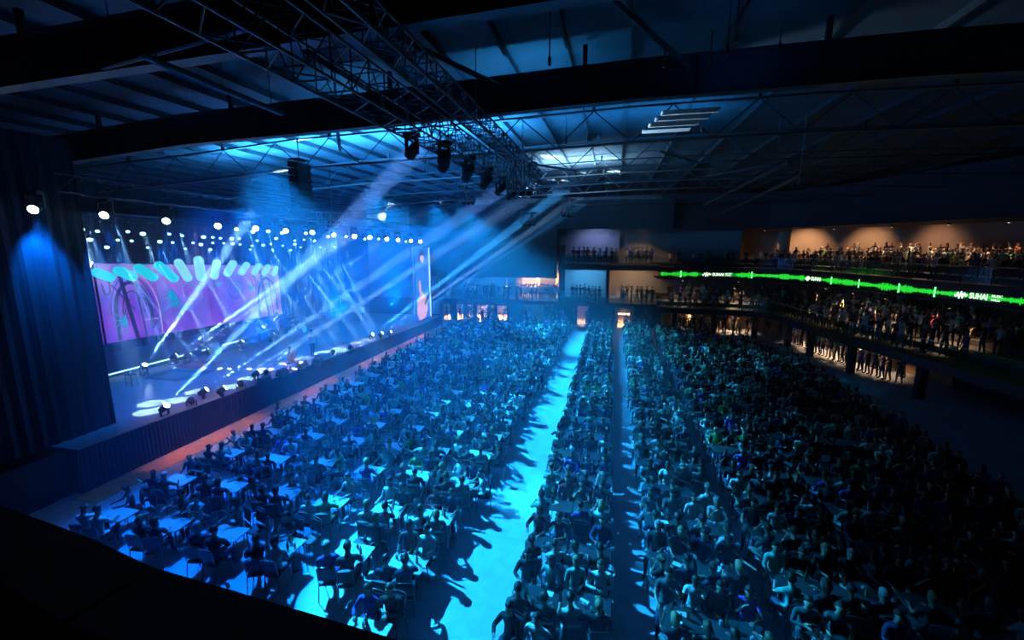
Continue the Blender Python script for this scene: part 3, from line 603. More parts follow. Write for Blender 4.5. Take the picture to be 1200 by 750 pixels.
def led_mat():
    m = bpy.data.materials.new('purple_artwork'); m.use_nodes = True; nt = m.node_tree; b = nt.nodes['Principled BSDF']; b.inputs['Base Color'].default_value = (.02, .02, .03, 1)
    tc = nt.nodes.new('ShaderNodeTexCoord'); n1 = nt.nodes.new('ShaderNodeTexNoise'); n1.inputs['Scale'].default_value = .55; n1.inputs['Detail'].default_value = 6; nt.links.new(tc.outputs['Object'], n1.inputs[0])
    cr = nt.nodes.new('ShaderNodeValToRGB'); el = cr.color_ramp.elements; el[0].position = .3; el[0].color = (.08, .03, .5, 1); el[1].position = .72; el[1].color = (.36, .06, .85, 1)
    e2 = el.new(.5); e2.color = (.15, .04, .72, 1); nt.links.new(n1.outputs['Fac'], cr.inputs[0])
    sp = nt.nodes.new('ShaderNodeSeparateXYZ'); nt.links.new(tc.outputs['Object'], sp.inputs[0])
    # haze painted into the colour at the far end; paler top edge, patchy
    mr = nt.nodes.new('ShaderNodeMapRange'); nt.links.new(sp.outputs['Z'], mr.inputs[0]); mr.inputs[1].default_value = SQ(.5, .62).z; mr.inputs[2].default_value = SQ(.5, 1).z; mr.inputs[4].default_value = .3
    m2 = nt.nodes.new('ShaderNodeMapRange'); nt.links.new(sp.outputs['Y'], m2.inputs[0]); m2.inputs[1].default_value = SQ(.68, 0).y; m2.inputs[2].default_value = SQ(.8, 0).y; m2.inputs[4].default_value = .5
    n2 = nt.nodes.new('ShaderNodeTexNoise'); n2.inputs['Scale'].default_value = 1.7; n2.inputs['Detail'].default_value = 4; nt.links.new(tc.outputs['Object'], n2.inputs[0])
    ad = nt.nodes.new('ShaderNodeMath'); ad.operation = 'MAXIMUM'; nt.links.new(mr.outputs[0], ad.inputs[0]); nt.links.new(m2.outputs[0], ad.inputs[1])
    mu = nt.nodes.new('ShaderNodeMath'); mu.operation = 'MULTIPLY'; nt.links.new(ad.outputs[0], mu.inputs[0]); mm = nt.nodes.new('ShaderNodeMapRange'); nt.links.new(n2.outputs['Fac'], mm.inputs[0]); mm.inputs[1].default_value = .35; mm.inputs[2].default_value = .65; mm.inputs[3].default_value = .45; mm.inputs[4].default_value = 1.3; nt.links.new(mm.outputs[0], mu.inputs[1])
    mx = nt.nodes.new('ShaderNodeMix'); mx.data_type = 'RGBA'; nt.links.new(mu.outputs[0], mx.inputs[0]); nt.links.new(cr.outputs[0], mx.inputs[6]); mx.inputs[7].default_value = (.62, .68, 1, 1)
    nt.links.new(mx.outputs[2], b.inputs['Emission Color']); b.inputs['Emission Strength'].default_value = .9; return m
under(obj('artwork_panel', m, led_mat()), led)
m = MB()
for a, b in ((c[0], c[1]), (c[1], c[2]), (c[2], c[3]), (c[3], c[0])): m.tube(a, b, .05, n=6)
under(obj('screen_frame', m, black), led)
inkm = emis('artwork_ink', (.02, .015, .10), 1); tealm = emis('artwork_teal', (.0, .38, .62), .9); lilm = emis('artwork_lilac', (.45, .35, .85), .9)
def ink(mb, pts, w, off=.012):   # flat drawn stroke on the screen, pts in screen units (metres along, metres up)
    H_ = 4.3; W_ = (Yb_-Ya)
    for (a, b), (c_, d_) in zip(pts[:-1], pts[1:]):
        dx, dy = c_-a, d_-b; L = math.hypot(dx, dy) or 1; nx, ny = -dy/L*w/2, dx/L*w/2
        mb.quad(*[SQ(x/W_, y/H_, off) for x, y in ((a+nx, b+ny), (a-nx, b-ny), (c_-nx, d_-ny), (c_+nx, d_+ny))])
def arc(cx, cy, rx, ry, a0, a1, n=18): return [(cx+rx*math.cos(a0+(a1-a0)*i/n), cy+ry*math.sin(a0+(a1-a0)*i/n)) for i in range(n+1)]
def spiral(cx, cy, r, turns, a0=0, n=26): return [(cx+r*(1-i/n)*math.cos(a0+turns*2*PI*i/n), cy+r*(1-i/n)*math.sin(a0+turns*2*PI*i/n)) for i in range(n+1)]
m = MB(); W_ = Yb_-Ya
def motif(m, x0, s=1):
    ink(m, arc(x0+1.45*s, 1.5, .95, 1.75, 0, PI), .2); ink(m, [(x0+(1.45-.95)*s, 1.5), (x0+.5*s, .1)], .2); ink(m, [(x0+2.4*s, 1.5), (x0+2.4*s, .5)], .2)
    ink(m, arc(x0+1.45*s, 1.5, .6, 1.25, 0, PI), .07); ink(m, arc(x0+1.45*s, 1.5, 1.2, 2.1, 0, PI), .05)
    ink(m, [(x0+.9*s, 4.0), (x0+1.45*s, 0)], .22); ink(m, [(x0+1.7*s, 3.3), (x0+1.95*s, .1)], .1); ink(m, [(x0+.2*s, 3.5), (x0+1.5*s, 1.7)], .08); ink(m, [(x0+1.3*s, 2.3), (x0+.6*s, .9)], .07)
    ink(m, [(x0+.0*s, 3.2), (x0+.1*s, 2.6), (x0+.35*s, 2.7), (x0+.4*s, 3.3), (x0+.15*s, 3.5)], .07); ink(m, spiral(x0+2.0*s, 2.3, .25, 1.6), .05); ink(m, spiral(x0+1.15*s, 1.35, .22, 1.5), .05); ink(m, spiral(x0+2.5*s, .9, .35, 1.8), .06)
    ink(m, [(x0+2.15*s, 1.9), (x0+2.4*s, 1.9), (x0+2.4*s, 2.3), (x0+2.15*s, 2.3), (x0+2.15*s, 1.9)], .05)
motif(m, .25); motif(m, W_-2.9)
ink(m, [(W_*.5, .3), (W_*.5, 3.3)], .03)
under(obj('artwork_ink_pattern', m, inkm), led)
m = MB()
def leafs(m, cx, cy, r, n=7, a0=.5):
    for i in range(n):
        a = a0+PI*1.1*i/n; ink(m, [(cx, cy), (cx+r*.5*math.cos(a), cy+r*.5*math.sin(a))], .16*r); ink(m, [(cx+r*.5*math.cos(a), cy+r*.5*math.sin(a)), (cx+r*math.cos(a), cy+r*math.sin(a))], .07*r)
leafs(m, 4.2, 2.4, .8, 8, 2.2); leafs(m, 4.1, 1.9, .55, 6, 3.6); leafs(m, 1.2, 1.1, .7, 6, 1.8); leafs(m, 7.4, 3.0, .5, 6, 3.4); leafs(m, 10.3, 2.6, .6, 7, 3.0)
ink(m, arc(4.9, 2.3, 1.2, .75, PI*1.05, PI*2.6), .05); ink(m, spiral(5.4, 2.5, .75, 2.0, 1.0), .05); ink(m, spiral(8.8, 2.6, .65, 2.2, 2), .07); ink(m, arc(8.8, 2.55, .85, .95, 0, 2*PI), .05); ink(m, spiral(6.2, 2.9, .4, 1.5), .04)
ink(m, arc(4.3, .2, 1.5, 1.6, .2, PI*.8), .035); ink(m, spiral(9.9, 1.3, .4, 1.5), .04); ink(m, [(2.9, .4), (3.3, 1.7), (3.2, 3.0)], .05)
under(obj('artwork_teal_pattern', m, tealm), led)
m = MB(); ink(m, arc(1.7, 1.4, 1.45, 2.45, 0, PI*.75), .09); ink(m, [(3.15, 1.4), (3.15, .1)], .09); ink(m, arc(W_-1.4, 1.4, 1.5, 2.3, .3, PI), .09); ink(m, [(2.2, 1.05), (3.1, 1.05)], .1)
under(obj('artwork_lilac_pattern', m, lilm), led)

# stage beams across the backdrop top, shaped as emissive capsules on added wires
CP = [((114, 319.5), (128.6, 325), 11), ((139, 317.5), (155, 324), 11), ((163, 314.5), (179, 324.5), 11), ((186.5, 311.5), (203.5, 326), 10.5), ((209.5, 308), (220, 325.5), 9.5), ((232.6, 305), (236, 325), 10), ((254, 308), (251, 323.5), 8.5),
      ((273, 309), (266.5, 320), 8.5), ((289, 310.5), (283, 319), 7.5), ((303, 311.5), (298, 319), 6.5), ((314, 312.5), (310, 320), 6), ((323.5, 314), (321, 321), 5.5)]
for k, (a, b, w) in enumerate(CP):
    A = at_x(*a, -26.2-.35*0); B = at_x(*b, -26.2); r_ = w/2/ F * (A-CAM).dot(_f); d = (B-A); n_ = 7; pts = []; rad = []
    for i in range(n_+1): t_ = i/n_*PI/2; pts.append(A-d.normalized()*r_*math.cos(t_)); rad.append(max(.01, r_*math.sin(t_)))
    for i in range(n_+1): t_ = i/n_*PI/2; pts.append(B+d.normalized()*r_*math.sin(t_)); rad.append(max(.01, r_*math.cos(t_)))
    t = thing('beam_capsule', ORD[k+1]+' stage beam built as a glowing capsule, top of the backdrop, counted from the curtain', 'light tube', A+Vector((0, 0, r_)), 0, 'stage beams built as capsules')  # no hung tube, the capsule stands in for a stage beam
    m = MB(); m.path(pts, rad, 14); o = obj('beam_shape', m, emis('beam_glow_cyan' if k < 4 else 'beam_glow_pale', (.02, .66, .95) if k < 3 else (.22, .76, .92), 1.1), None, True); under(o, t)
    m = MB(); m.tube(A, A+Vector((0, 0, 1.3)), .012, n=4); under(obj('added_wire', m, blackmetal), t)

# portrait side screen with the relayed figure
q2 = [at_x(*p, -18.4) for p in ((487.5, 290), (486, 377), (505, 372), (505, 290))]
y0, y1 = 38.4, 42.2; z0, z1 = 1.15, 8.3; XS_ = -18.4
side = thing('side_screen', 'tall portrait side screen at the stage end showing a man in a blue shirt', 'screen', (XS_, 40.3, z0))
m = MB(); m.rbox((XS_-.12, (y0+y1)/2, (z0+z1)/2), (.22, y1-y0, z1-z0), .02, axis=2); under(obj('screen_panel', m, emis('side_screen_blue', (.015, .10, .62), 1.5)), side)
m = MB()
for a, b in (((y0, z0), (y1, z0)), ((y1, z0), (y1, z1)), ((y1, z1), (y0, z1)), ((y0, z1), (y0, z0))): m.tube((XS_, a[0], a[1]), (XS_, b[0], b[1]), .05, n=6)
under(obj('screen_frame', m, black), side)
def flat(pts, mt, name, off):
    m = MB(); m.add([(XS_+off, y0+(y1-y0)*u, z0+(z1-z0)*v) for u, v in pts], [tuple(range(len(pts)))]); return under(obj(name, m, mt), side)
flat([(.2, .84), (.35, .97), (.55, .97), (.62, .9), (.3, .8)], emis('ss_dark', (.01, .03, .12), 1), 'picture_backdrop', .01)
flat([(.18, .55), (.2, .72), (.3, .79), (.62, .79), (.76, .72), (.8, .5), (.74, .34), (.3, .34), (.26, .48)], emis('ss_shirt', (.03, .16, .62), 1), 'picture_shirt', .02)
flat([(.38+.13*math.cos(a)*1.0+.06, .86+.055*math.sin(a)) for a in [2*PI*i/14 for i in range(14)]], emis('ss_face', (.75, .45, .45), 1), 'picture_face', .03)
flat([(.33, .88), (.36, .93), (.5, .935), (.57, .9), (.56, .875), (.45, .9)], emis('ss_hair', (.04, .02, .04), 1), 'picture_hair', .035)
flat([(.41, .79), (.52, .79), (.5, .82), (.42, .82)], emis('ss_face', (1, 1, 1), 1), 'picture_neck', .03)
flat([(.2, .55), (.3, .55), (.34, .4), (.62, .33), (.62, .27), (.3, .32), (.2, .42)], emis('ss_face', (1, 1, 1), 1), 'picture_arm', .03)
flat([(.1, .3), (.35, .36), (.62, .28), (.72, .14), (.55, .02), (.2, .0), (.06, .12)], emis('ss_guitar', (.8, .42, .5), 1), 'picture_guitar', .025)
flat([(.5, .24), (.98, .42), (.98, .39), (.55, .18)], emis('ss_hair', (.1, .1, .1), 1), 'picture_guitar_neck', .03)
flat([(.84, .0), (.92, .0), (.92, 1), (.84, 1)], emis('ss_flare', (.6, .9, 1), 1.0), 'picture_bright_stripe', .03)

# ---------------------------------------------------------------- haze over the stage side of the hall
def haze(name, c, d, dens, label):
    m = MB(); m.box(c, d); hz = obj(name, m, []); hm = bpy.data.materials.new(name); hm.use_nodes = True; nt = hm.node_tree; nt.nodes.clear()
    o_ = nt.nodes.new('ShaderNodeOutputMaterial'); v_ = nt.nodes.new('ShaderNodeVolumeScatter')
    v_.inputs['Density'].default_value = dens; v_.inputs['Anisotropy'].default_value = .1; v_.inputs['Color'].default_value = (.38, .62, 1, 1)
    nt.links.new(v_.outputs[0], o_.inputs['Volume']); hz.data.materials.append(hm); tag(hz, label, 'haze', kind='stuff')
haze('upper_haze', (-24.2, 27.5, 11.05), (13.6, 33.6, 2.3), .011, 'thin haze above the stage lamps')
haze('haze', (-15.16, 28, 5.0), (4.28, 46, 9.8), .009, 'thin blue haze beside the stage edge')
haze('haze', (-4.7, 28, 6.2), (16.5, 46, 12.2), .009, 'thin blue haze hanging over the near audience')
haze('stage_haze', (-24.2, 27.5, 5.6), (13.6, 33.6, 8.4), .024, 'denser blue haze hanging over the stage')
# faint general light
w = bpy.data.worlds.new('world'); S.world = w; w.use_nodes = True; w.node_tree.nodes['Background'].inputs[0].default_value = (.35, .5, 1, 1); w.node_tree.nodes['Background'].inputs[1].default_value = .004

S.view_settings.view_transform = 'Standard'; S.view_settings.look = 'None'; S.view_settings.gamma = 1; S.view_settings.exposure = 0; S.view_settings.use_curve_mapping = False
c_ = S.cycles
c_.use_light_tree = True; c_.use_denoising = True; c_.volume_bounces = 0; c_.max_bounces = 3; c_.diffuse_bounces = 2; c_.glossy_bounces = 2; c_.transmission_bounces = 4; c_.transparent_max_bounces = 12
c_.caustics_reflective = False; c_.caustics_refractive = False; c_.sample_clamp_indirect = 4; c_.use_adaptive_sampling = False
# ================================================================ people
def V(*a): return Vector(a)
def hand_nodes(wrist, d, side, curl):
    """palm, four fingers of unequal length with a bend, and a thumb from the side of the palm"""
    d = d.normalized(); lat = d.cross(UP); lat = lat.normalized() if lat.length > .2 else V(1, 0, 0); dn = -(lat.cross(d)).normalized() if (lat.cross(d)).z > 0 else lat.cross(d).normalized()
    palm = wrist+d*.05; out = [('palm', palm, (.026, .018), 'wrist', 'skin')]
    for i, (o, L) in enumerate(((-.03, .062), (-.01, .075), (.01, .072), (.03, .055))):
        k = palm+d*.035+lat*o; m = k+d*L*.55*math.cos(curl*.5)+dn*L*.55*math.sin(curl*.5); t = m+d*L*.5*math.cos(curl)+dn*L*.5*math.sin(curl)
        out += [('k%d' % i, k, (.0105, .0105), 'palm', 'skin'), ('m%d' % i, m, (.009, .009), 'k%d' % i, 'skin'), ('t%d' % i, t, (.0075, .0075), 'm%d' % i, 'skin')]
    th = palm-d*.012+lat*side*.032; out += [('th', th, (.011, .011), 'palm', 'skin'), ('tt', th+d*.035+lat*side*.018+dn*.01, (.0085, .0085), 'th', 'skin')]
    return out
def skeleton(p, fingers=True):
    """p: pose dict. returns nodes {name: (pos, radius, parent, tag)}"""
    sit = p.get('sit', True); pz = .56 if sit else .93; lean = p.get('lean', 0.0); tw = p.get('twist', 0.0); sc = p.get('w', 1.0)
    N = {}
    def a(n, pos, r, par, tg): N[n] = (Vector(pos), (r, r) if not isinstance(r, tuple) else r, par, tg)
    def tor(h, x=0, y=0):   # a point on the torso, h above the pelvis
        c, s = math.cos(tw*h/.5), math.sin(tw*h/.5); return V(x*c-y*s, x*s+y*c+lean*h, pz+h)
    a('pelvis', (0, 0, pz), (.155*sc, .115), None, 'pants'); a('waist', tor(.19), (.135*sc, .10), 'pelvis', 'shirt'); a('chest', tor(.38), (.165*sc, .115), 'waist', 'shirt')
    a('neckb', tor(.52), (.075, .065), 'chest', 'shirt'); nk = tor(.585); a('neck', nk, .056, 'neckb', 'skin')
    hd = V(math.sin(-p.get('turn', 0))*.02, .03*math.cos(p.get('turn', 0)), 0)+V(0, p.get('nod', 0)*.1, 0)
    a('jaw', nk+V(0, .022, .06)+hd*.6, (.068, .08), 'neck', 'head'); a('skull', nk+V(0, .012, .145)+hd, (.088, .108), 'jaw', 'head'); a('crown', nk+V(0, .004, .205)+hd, (.072, .085), 'skull', 'head')
    for s, nm in ((-1, 'l'), (1, 'r')):
        sh = tor(.46, s*.185*sc, 0); a('sh'+nm, sh, .058, 'chest', 'shirt')
        el, wr = p['arm'+nm]; e = sh+V(s*el[0], el[1], el[2]); w = e+V(s*wr[0], wr[1], wr[2]); sl = 'shirt' if p.get('long') else 'skin'
        a('ua'+nm, sh.lerp(e, .5), .047, 'sh'+nm, 'shirt'); a('el'+nm, e, .038, 'ua'+nm, sl); a('wr'+nm, w, (.026, .024), 'el'+nm, sl)
        d = w-e
        if fingers:
            for n, pos, r, par, tg in hand_nodes(w, d, -s, p.get('curl', .7)): a(n+nm, pos, r, ('wr' if par == 'wrist' else par)+nm, tg)
        else: a('palm'+nm, w+d.normalized()*.08, (.032, .02), 'wr'+nm, 'skin')
        a('hip'+nm, (s*.095, .02, pz-.03), .088, 'pelvis', 'pants')
        if sit:
            k = V(s*(.11+p.get('knees', .02)), .44, .50); an = V(s*.13, .42+p.get('foot', 0), .10)
        else:
            st = p.get('stride', .04)*s; k = V(s*.105, .03+st, .50); an = V(s*.115, -.02+st*1.6, .09)
        a('th'+'g'+nm, N['hip'+nm][0].lerp(k, .5), .084, 'hip'+nm, 'pants'); a('kn'+nm, k, .062, 'thg'+nm, 'pants'); a('cf'+nm, k.lerp(an, .35), .058, 'kn'+nm, 'pants'); a('an'+nm, an, .042, 'cf'+nm, 'pants')
        a('ball'+nm, an+V(s*.01, .12, -.055), (.042, .03), 'an'+nm, 'shoes'); a('toe'+nm, an+V(s*.015, .18, -.062), (.034, .024), 'ball'+nm, 'shoes')
    return N
def grow(N, sub):
    names = list(N); idx = {n: i for i, n in enumerate(names)}
    me = bpy.data.meshes.new('skel'); me.from_pydata([N[n][0] for n in names], [(idx[N[n][2]], idx[n]) for n in names if N[n][2]], [])
    o = bpy.data.objects.new('skel', me); COL.objects.link(o); md = o.modifiers.new('Skin', 'SKIN'); md.use_smooth_shade = True; md.branch_smoothing = .4
    for n in names:
        sv = me.skin_vertices[0].data[idx[n]]; sv.radius = N[n][1]; sv.use_root = (n == 'pelvis')
    if sub: s = o.modifiers.new('Sub', 'SUBSURF'); s.levels = sub; s.render_levels = sub
    bpy.context.view_layer.update(); out = bpy.data.meshes.new_from_object(o.evaluated_get(bpy.context.evaluated_depsgraph_get()))
    bpy.data.objects.remove(o); bpy.data.meshes.remove(me); return out
def classify(me, N):
    segs = [(N[v[2]][0], v[0], v[3], max(v[1])) for v in N.values() if v[2]]
    A = np.array([s[0] for s in segs]); B = np.array([s[1] for s in segs]); D = B-A; L2 = (D**2).sum(1)+1e-9; rr = np.array([s[3] for s in segs])
    C = np.empty(len(me.polygons)*3, np.float32); me.polygons.foreach_get('center', C); C = C.reshape(-1, 3)
    t = np.clip(((C[:, None, :]-A[None])*D[None]).sum(2)/L2, 0, 1); dist = np.linalg.norm(C[:, None, :]-(A+D*t[..., None]), axis=2)-rr*.6
    k = dist.argmin(1); return [segs[i][2] for i in k], C
def face_up(me, N):
    """nose, brow hollows, chin, ears: moved vertices of the one continuous head surface"""
    sk = N['skull'][0]
    for v in me.vertices:
        d = v.co-sk
        if d.length > .2: continue
        if d.y > .03:
            w = max(0, 1-abs(d.x)/.022)
            if -.055 < d.z < .0: v.co.y += .03*w*(1-abs(d.z+.035)/.04 if abs(d.z+.035) < .04 else 0)
            for s in (-1, 1):
                r = math.hypot(d.x-s*.034, d.z+.005)
                if r < .02: v.co.y -= .010*(1-r/.02)
            r = math.hypot(d.x*.7, d.z+.105)
            if r < .025: v.co.y += .012*(1-r/.025)
            if abs(d.z+.072) < .006 and abs(d.x) < .024: v.co.y -= .005
        for s in (-1, 1):
            r = math.hypot(d.y+.0, (d.z+.02)*.7)
            if d.x*s > .04 and r < .022: v.co.x += s*.02*(1-r/.022)
def hair_mesh(N, style):
    sk = N['skull'][0]; nk = N['neck'][0]; m = MB(); n, mm = 14, 9; vs = []
    for j in range(mm+1):
        th = PI*j/mm
        for i in range(n):
            ph = 2*PI*i/n; d = V(math.sin(th)*math.cos(ph), math.sin(th)*math.sin(ph), math.cos(th)); r = V(.098, .122, .112)
            p = V(d.x*r.x, d.y*r.y, d.z*r.z)+V(0, -.012, .03)
            if d.y > .25 and p.z < .055: p = V(p.x*.7, p.y*.45, p.z*.6)      # the face stays clear
            elif p.z < -.02 and style == 'short': p = V(p.x*.72, p.y*.72, p.z*.6)
            if style == 'long' and d.z < -.1 and d.y < .3: p = V(p.x*1.05, p.y*1.0-.03, p.z*(2.6+.25*math.sin(ph*3)))
            if style == 'bob' and d.z < -.1 and d.y < .3: p = V(p.x*1.12, p.y*1.05-.01, p.z*1.35)
            vs.append(p+sk)
    fs = [(j*n+i, (j+1)*n+i, (j+1)*n+(i+1) % n, j*n+(i+1) % n) for j in range(mm) for i in range(n)]
    m.add(vs, fs)
    if style == 'bun': m.ball(sk+V(0, -.1, .07), .04)
    if style == 'cap': m.box(sk+V(0, .13, .06), (.13, .1, .012)); 
    return m.mesh('hair', hairm, True)
TAGM = {'skin': 0, 'head': 0, 'pants': 1, 'shoes': 2, 'shirt': 0}
def make_variant(p, style):
    N = skeleton(p); me = grow(N, 2); face_up(me, N); tags, C = classify(me, N); sk = N['skull'][0]
    mi = [TAGM[t] for t in tags]
    for i, t in enumerate(tags):
        if t == 'shirt' and C[i][2] < N['pelvis'][0].z+.09 and abs(C[i][0]) < .19: mi[i] = 1
        if t == 'head':
            d = Vector(C[i])-sk
            if d.y > .05:
                if min(abs(d.x-.034), abs(d.x+.034)) < .012 and abs(d.z+.005) < .007: mi[i] = 3
                elif abs(d.x) < .024 and abs(d.z+.074) < .008: mi[i] = 4
    for m in PM: me.materials.append(m)
    me.polygons.foreach_set('material_index', mi); me.polygons.foreach_set('use_smooth', [True]*len(mi)); me.name = 'person'
    # the shirt: its own garment surface lying just outside the body
    bm = bmesh.new(); bm.from_mesh(me); bm.faces.ensure_lookup_table(); bm.normal_update()
    pel = N['pelvis'][0].z
    hem = pel+(.0 if p.get('sit', True) else -.06); keep = lambda t, c: (t == 'shirt' and (c.z > hem or abs(c.x) > .19)) or (t == 'pants' and c.z > hem and abs(c.y) < .17)
    dead = [f for i, f in enumerate(bm.faces) if not keep(tags[i], f.calc_center_median())]
    bmesh.ops.delete(bm, geom=dead, context='FACES')
    seen = set(); comps = []
    for f in bm.faces:
        if f in seen: continue
        st_, comp = [f], []; seen.add(f)
        while st_:
            g = st_.pop(); comp.append(g)
            for e in g.edges:
                for h in e.link_faces:
                    if h not in seen: seen.add(h); st_.append(h)
        comps.append(comp)
    big = max(len(c) for c in comps); bmesh.ops.delete(bm, geom=[f for c in comps if len(c) < big for f in c], context='FACES'); bmesh.ops.delete(bm, geom=[v for v in bm.verts if not v.link_faces], context='VERTS'); bmesh.ops.delete(bm, geom=[e for e in bm.edges if not e.link_faces], context='EDGES')
    for v in bm.verts: v.co += v.normal*.013
    sm = bpy.data.meshes.new('shirt'); bm.to_mesh(sm); bm.free(); sm.materials.clear(); sm.materials.append(clothm)
    sm.polygons.foreach_set('material_index', [0]*len(sm.polygons)); sm.polygons.foreach_set('use_smooth', [True]*len(sm.polygons))
    return me, sm, hair_mesh(N, style)
ARM = dict(down=((.05, .02, -.28), (.0, .06, -.24)), table=((.06, .14, -.22), (-.07, .24, .0)), table2=((.1, .18, -.18), (-.14, .2, .03)), up=((.1, .1, .16), (.0, .06, .24)), phone=((.04, .2, -.1), (-.1, .12, .2)),
           chin=((.02, .2, -.2), (-.12, .05, .22)), lap=((.05, .08, -.26), (-.08, .22, -.02)), clap=((.06, .16, -.18), (-.18, .16, .12)), wide=((.2, .05, -.12), (.18, .12, .05)), cross=((.08, .12, -.22), (-.22, .1, .04)),
           strum=((.1, -.02, -.26), (-.18, .2, .02)), fret=((.14, .1, -.2), (.1, .16, .16)), mic=((.08, .16, -.2), (-.16, .1, .2)), hip=((.14, -.04, -.24), (-.08, .12, -.14)), keys=((.05, .1, -.25), (-.02, .24, -.02)), rail=((.1, .16, -.2), (-.02, .2, -.06)))
def A(l, r=None): return dict(arml=ARM[l], armr=ARM[r or l])
SEATP = [dict(lean=.12, **A('table')), dict(lean=.02, long=1, **A('lap', 'table2')), dict(lean=.2, knees=.06, **A('table2', 'chin')), dict(lean=-.08, long=1, twist=.3, **A('lap')), dict(lean=.05, **A('phone', 'table')),
         dict(lean=.08, w=1.12, long=1, twist=.25, **A('cross')), dict(lean=.0, twist=.35, **A('clap')), dict(lean=.1, w=1.1, twist=-.15, **A('wide', 'table')), dict(lean=.05, long=1, twist=.2, **A('up', 'lap'))]
SEATH = ['short', 'long', 'bob', 'short', 'long', 'short', 'bun', 'cap', 'long']
STANDP = [dict(sit=False, stride=.03, **A('down')), dict(sit=False, long=1, stride=.06, **A('rail')), dict(sit=False, w=1.1, long=1, **A('cross')), dict(sit=False, stride=.05, **A('phone', 'down')), dict(sit=False, **A('up', 'down')), dict(sit=False, lean=.1, **A('rail', 'hip'))]
STANDH = ['short', 'long', 'short', 'bob', 'long', 'cap']
VARS = [make_variant(p, h) for p, h in zip(SEATP, SEATH)]; SVARS = [make_variant(p, h) for p, h in zip(STANDP, STANDH)]

SHIRTS = [('black shirt', (.012, .013, .017), 28), ('navy shirt', (.015, .03, .09), 14), ('grey shirt', (.07, .075, .085), 11), ('dark shirt', (.03, .03, .04), 12), ('pale shirt', (.55, .62, .6), 13), ('white shirt', (.75, .78, .76), 8), ('teal shirt', (.1, .42, .36), 7), ('green shirt', (.16, .38, .14), 4), ('maroon shirt', (.2, .02, .03), 4), ('violet shirt', (.14, .08, .4), 4)]
PANTS = [(.015, .018, .025), (.03, .05, .1), (.05, .06, .09), (.02, .02, .02), (.16, .15, .13)]
HAIRC = [(.012, .009, .007), (.03, .016, .01), (.09, .045, .02), (.3, .2, .1), (.35, .35, .35)]
def pick_shirt(): return R.choices(SHIRTS, [s[2] for s in SHIRTS])[0]
def person(loc, rz, label, v, shirt, pants=None, hairc=None, scale=1.0, group=None):
    b, s, h = v; o = link('person', b, None, loc, rz); o.scale = (scale,)*3; o.color = (*(pants or R.choice(PANTS)), 1)
    c = link('shirt', s, o); c.color = (*shirt, 1); c = link('hair', h, o); c.color = (*(hairc or R.choices(HAIRC, [6, 5, 2, 1, 1])[0]), 1)
    return tag(o, label, 'person', group)
# light versions for the countless rest
def make_lod(p, style):
    N = skeleton(p, False); me = grow(N, 0 if False else 1); 
    tags, C = classify(me, N); sk = N['skull'][0]; code = []
    for i, t in enumerate(tags):
        d = Vector(C[i])-sk
        if t == 'head' and (d.z > .04 or d.y < -.01): t = 'hair'
        code.append({'skin': 0, 'head': 0, 'shirt': 1, 'pants': 2, 'shoes': 3, 'hair': 4}[t])
    co = np.empty(len(me.vertices)*3, np.float32); me.vertices.foreach_get('co', co); co = co.reshape(-1, 3)
    if style in ('long', 'bob', 'bun'):
        code = [4 if (tags[i] in ('head', 'skin') and C[i][1] < sk.y-.02 and C[i][2] > sk.z-.3) else c for i, c in enumerate(code)]
    hm = (co[:, 2] > sk.z-.02); c2_ = np.array(sk.xy); co[hm, :2] = c2_+(co[hm, :2]-c2_)*1.12
    ls = np.array([p_.loop_start for p_ in me.polygons]); lt = np.array([p_.loop_total for p_ in me.polygons]); li = np.empty(len(me.loops), np.int32); me.loops.foreach_get('vertex_index', li)
    return co, ls, lt, li, np.array(code)
LV = [make_lod(p, h) for p, h in zip(SEATP, SEATH)]; LS = [make_lod(p, h) for p, h in zip(STANDP, STANDH)]
def arrays(me):
    co = np.empty(len(me.vertices)*3, np.float32); me.vertices.foreach_get('co', co); ls = np.array([p_.loop_start for p_ in me.polygons]); lt = np.array([p_.loop_total for p_ in me.polygons]); li = np.empty(len(me.loops), np.int32); me.loops.foreach_get('vertex_index', li)
    return co.reshape(-1, 3), ls, lt, li, np.zeros(len(ls), int)
def mass(name, items, mats, label, cat, tinted=False):
    """one object of kind stuff. items: (arrays, x, y, z, rot, scale, colours)"""
    cos = []; lss = []; lts = []; lis = []; cols = []; nv = 0; nl = 0
    for (co, ls, lt, li, code), x, y, z, rz, sc, cc in items:
        c, s = math.cos(rz), math.sin(rz); w = co*sc; q = np.empty_like(w); q[:, 0] = w[:, 0]*c-w[:, 1]*s+x; q[:, 1] = w[:, 0]*s+w[:, 1]*c+y; q[:, 2] = w[:, 2]+z
        cos.append(q); lss.append(ls+nl); lts.append(lt); lis.append(li+nv); nv += len(co); nl += len(li)
        if tinted: cols.append(np.array(cc, np.float32)[code])
    co = np.concatenate(cos); ls = np.concatenate(lss); lt = np.concatenate(lts); li = np.concatenate(lis)
    me = bpy.data.meshes.new(name); me.vertices.add(len(co)); me.vertices.foreach_set('co', co.ravel()); me.loops.add(len(li)); me.loops.foreach_set('vertex_index', li)
    me.polygons.add(len(ls)); me.polygons.foreach_set('loop_start', ls)
    me.polygons.foreach_set('use_smooth', np.ones(len(ls), bool)) if tinted else None
    me.update(calc_edges=True); me.validate()
    for m in mats: me.materials.append(m)
    if tinted:
        at = me.attributes.new('tint', 'FLOAT_COLOR', 'FACE'); C = np.ones((len(ls), 4), np.float32); C[:, :3] = np.concatenate(cols); at.data.foreach_set('color', C.ravel())
    return tag(link(name, me), label, cat, kind='stuff')
def tints():
    sk = R.choice([(.16, .08, .05), (.4, .24, .17), (.6, .38, .28), (.5, .3, .22)]); return [sk, pick_shirt()[1], R.choice(PANTS), (.02, .02, .02), R.choices(HAIRC, [6, 5, 2, 1, 1])[0]]

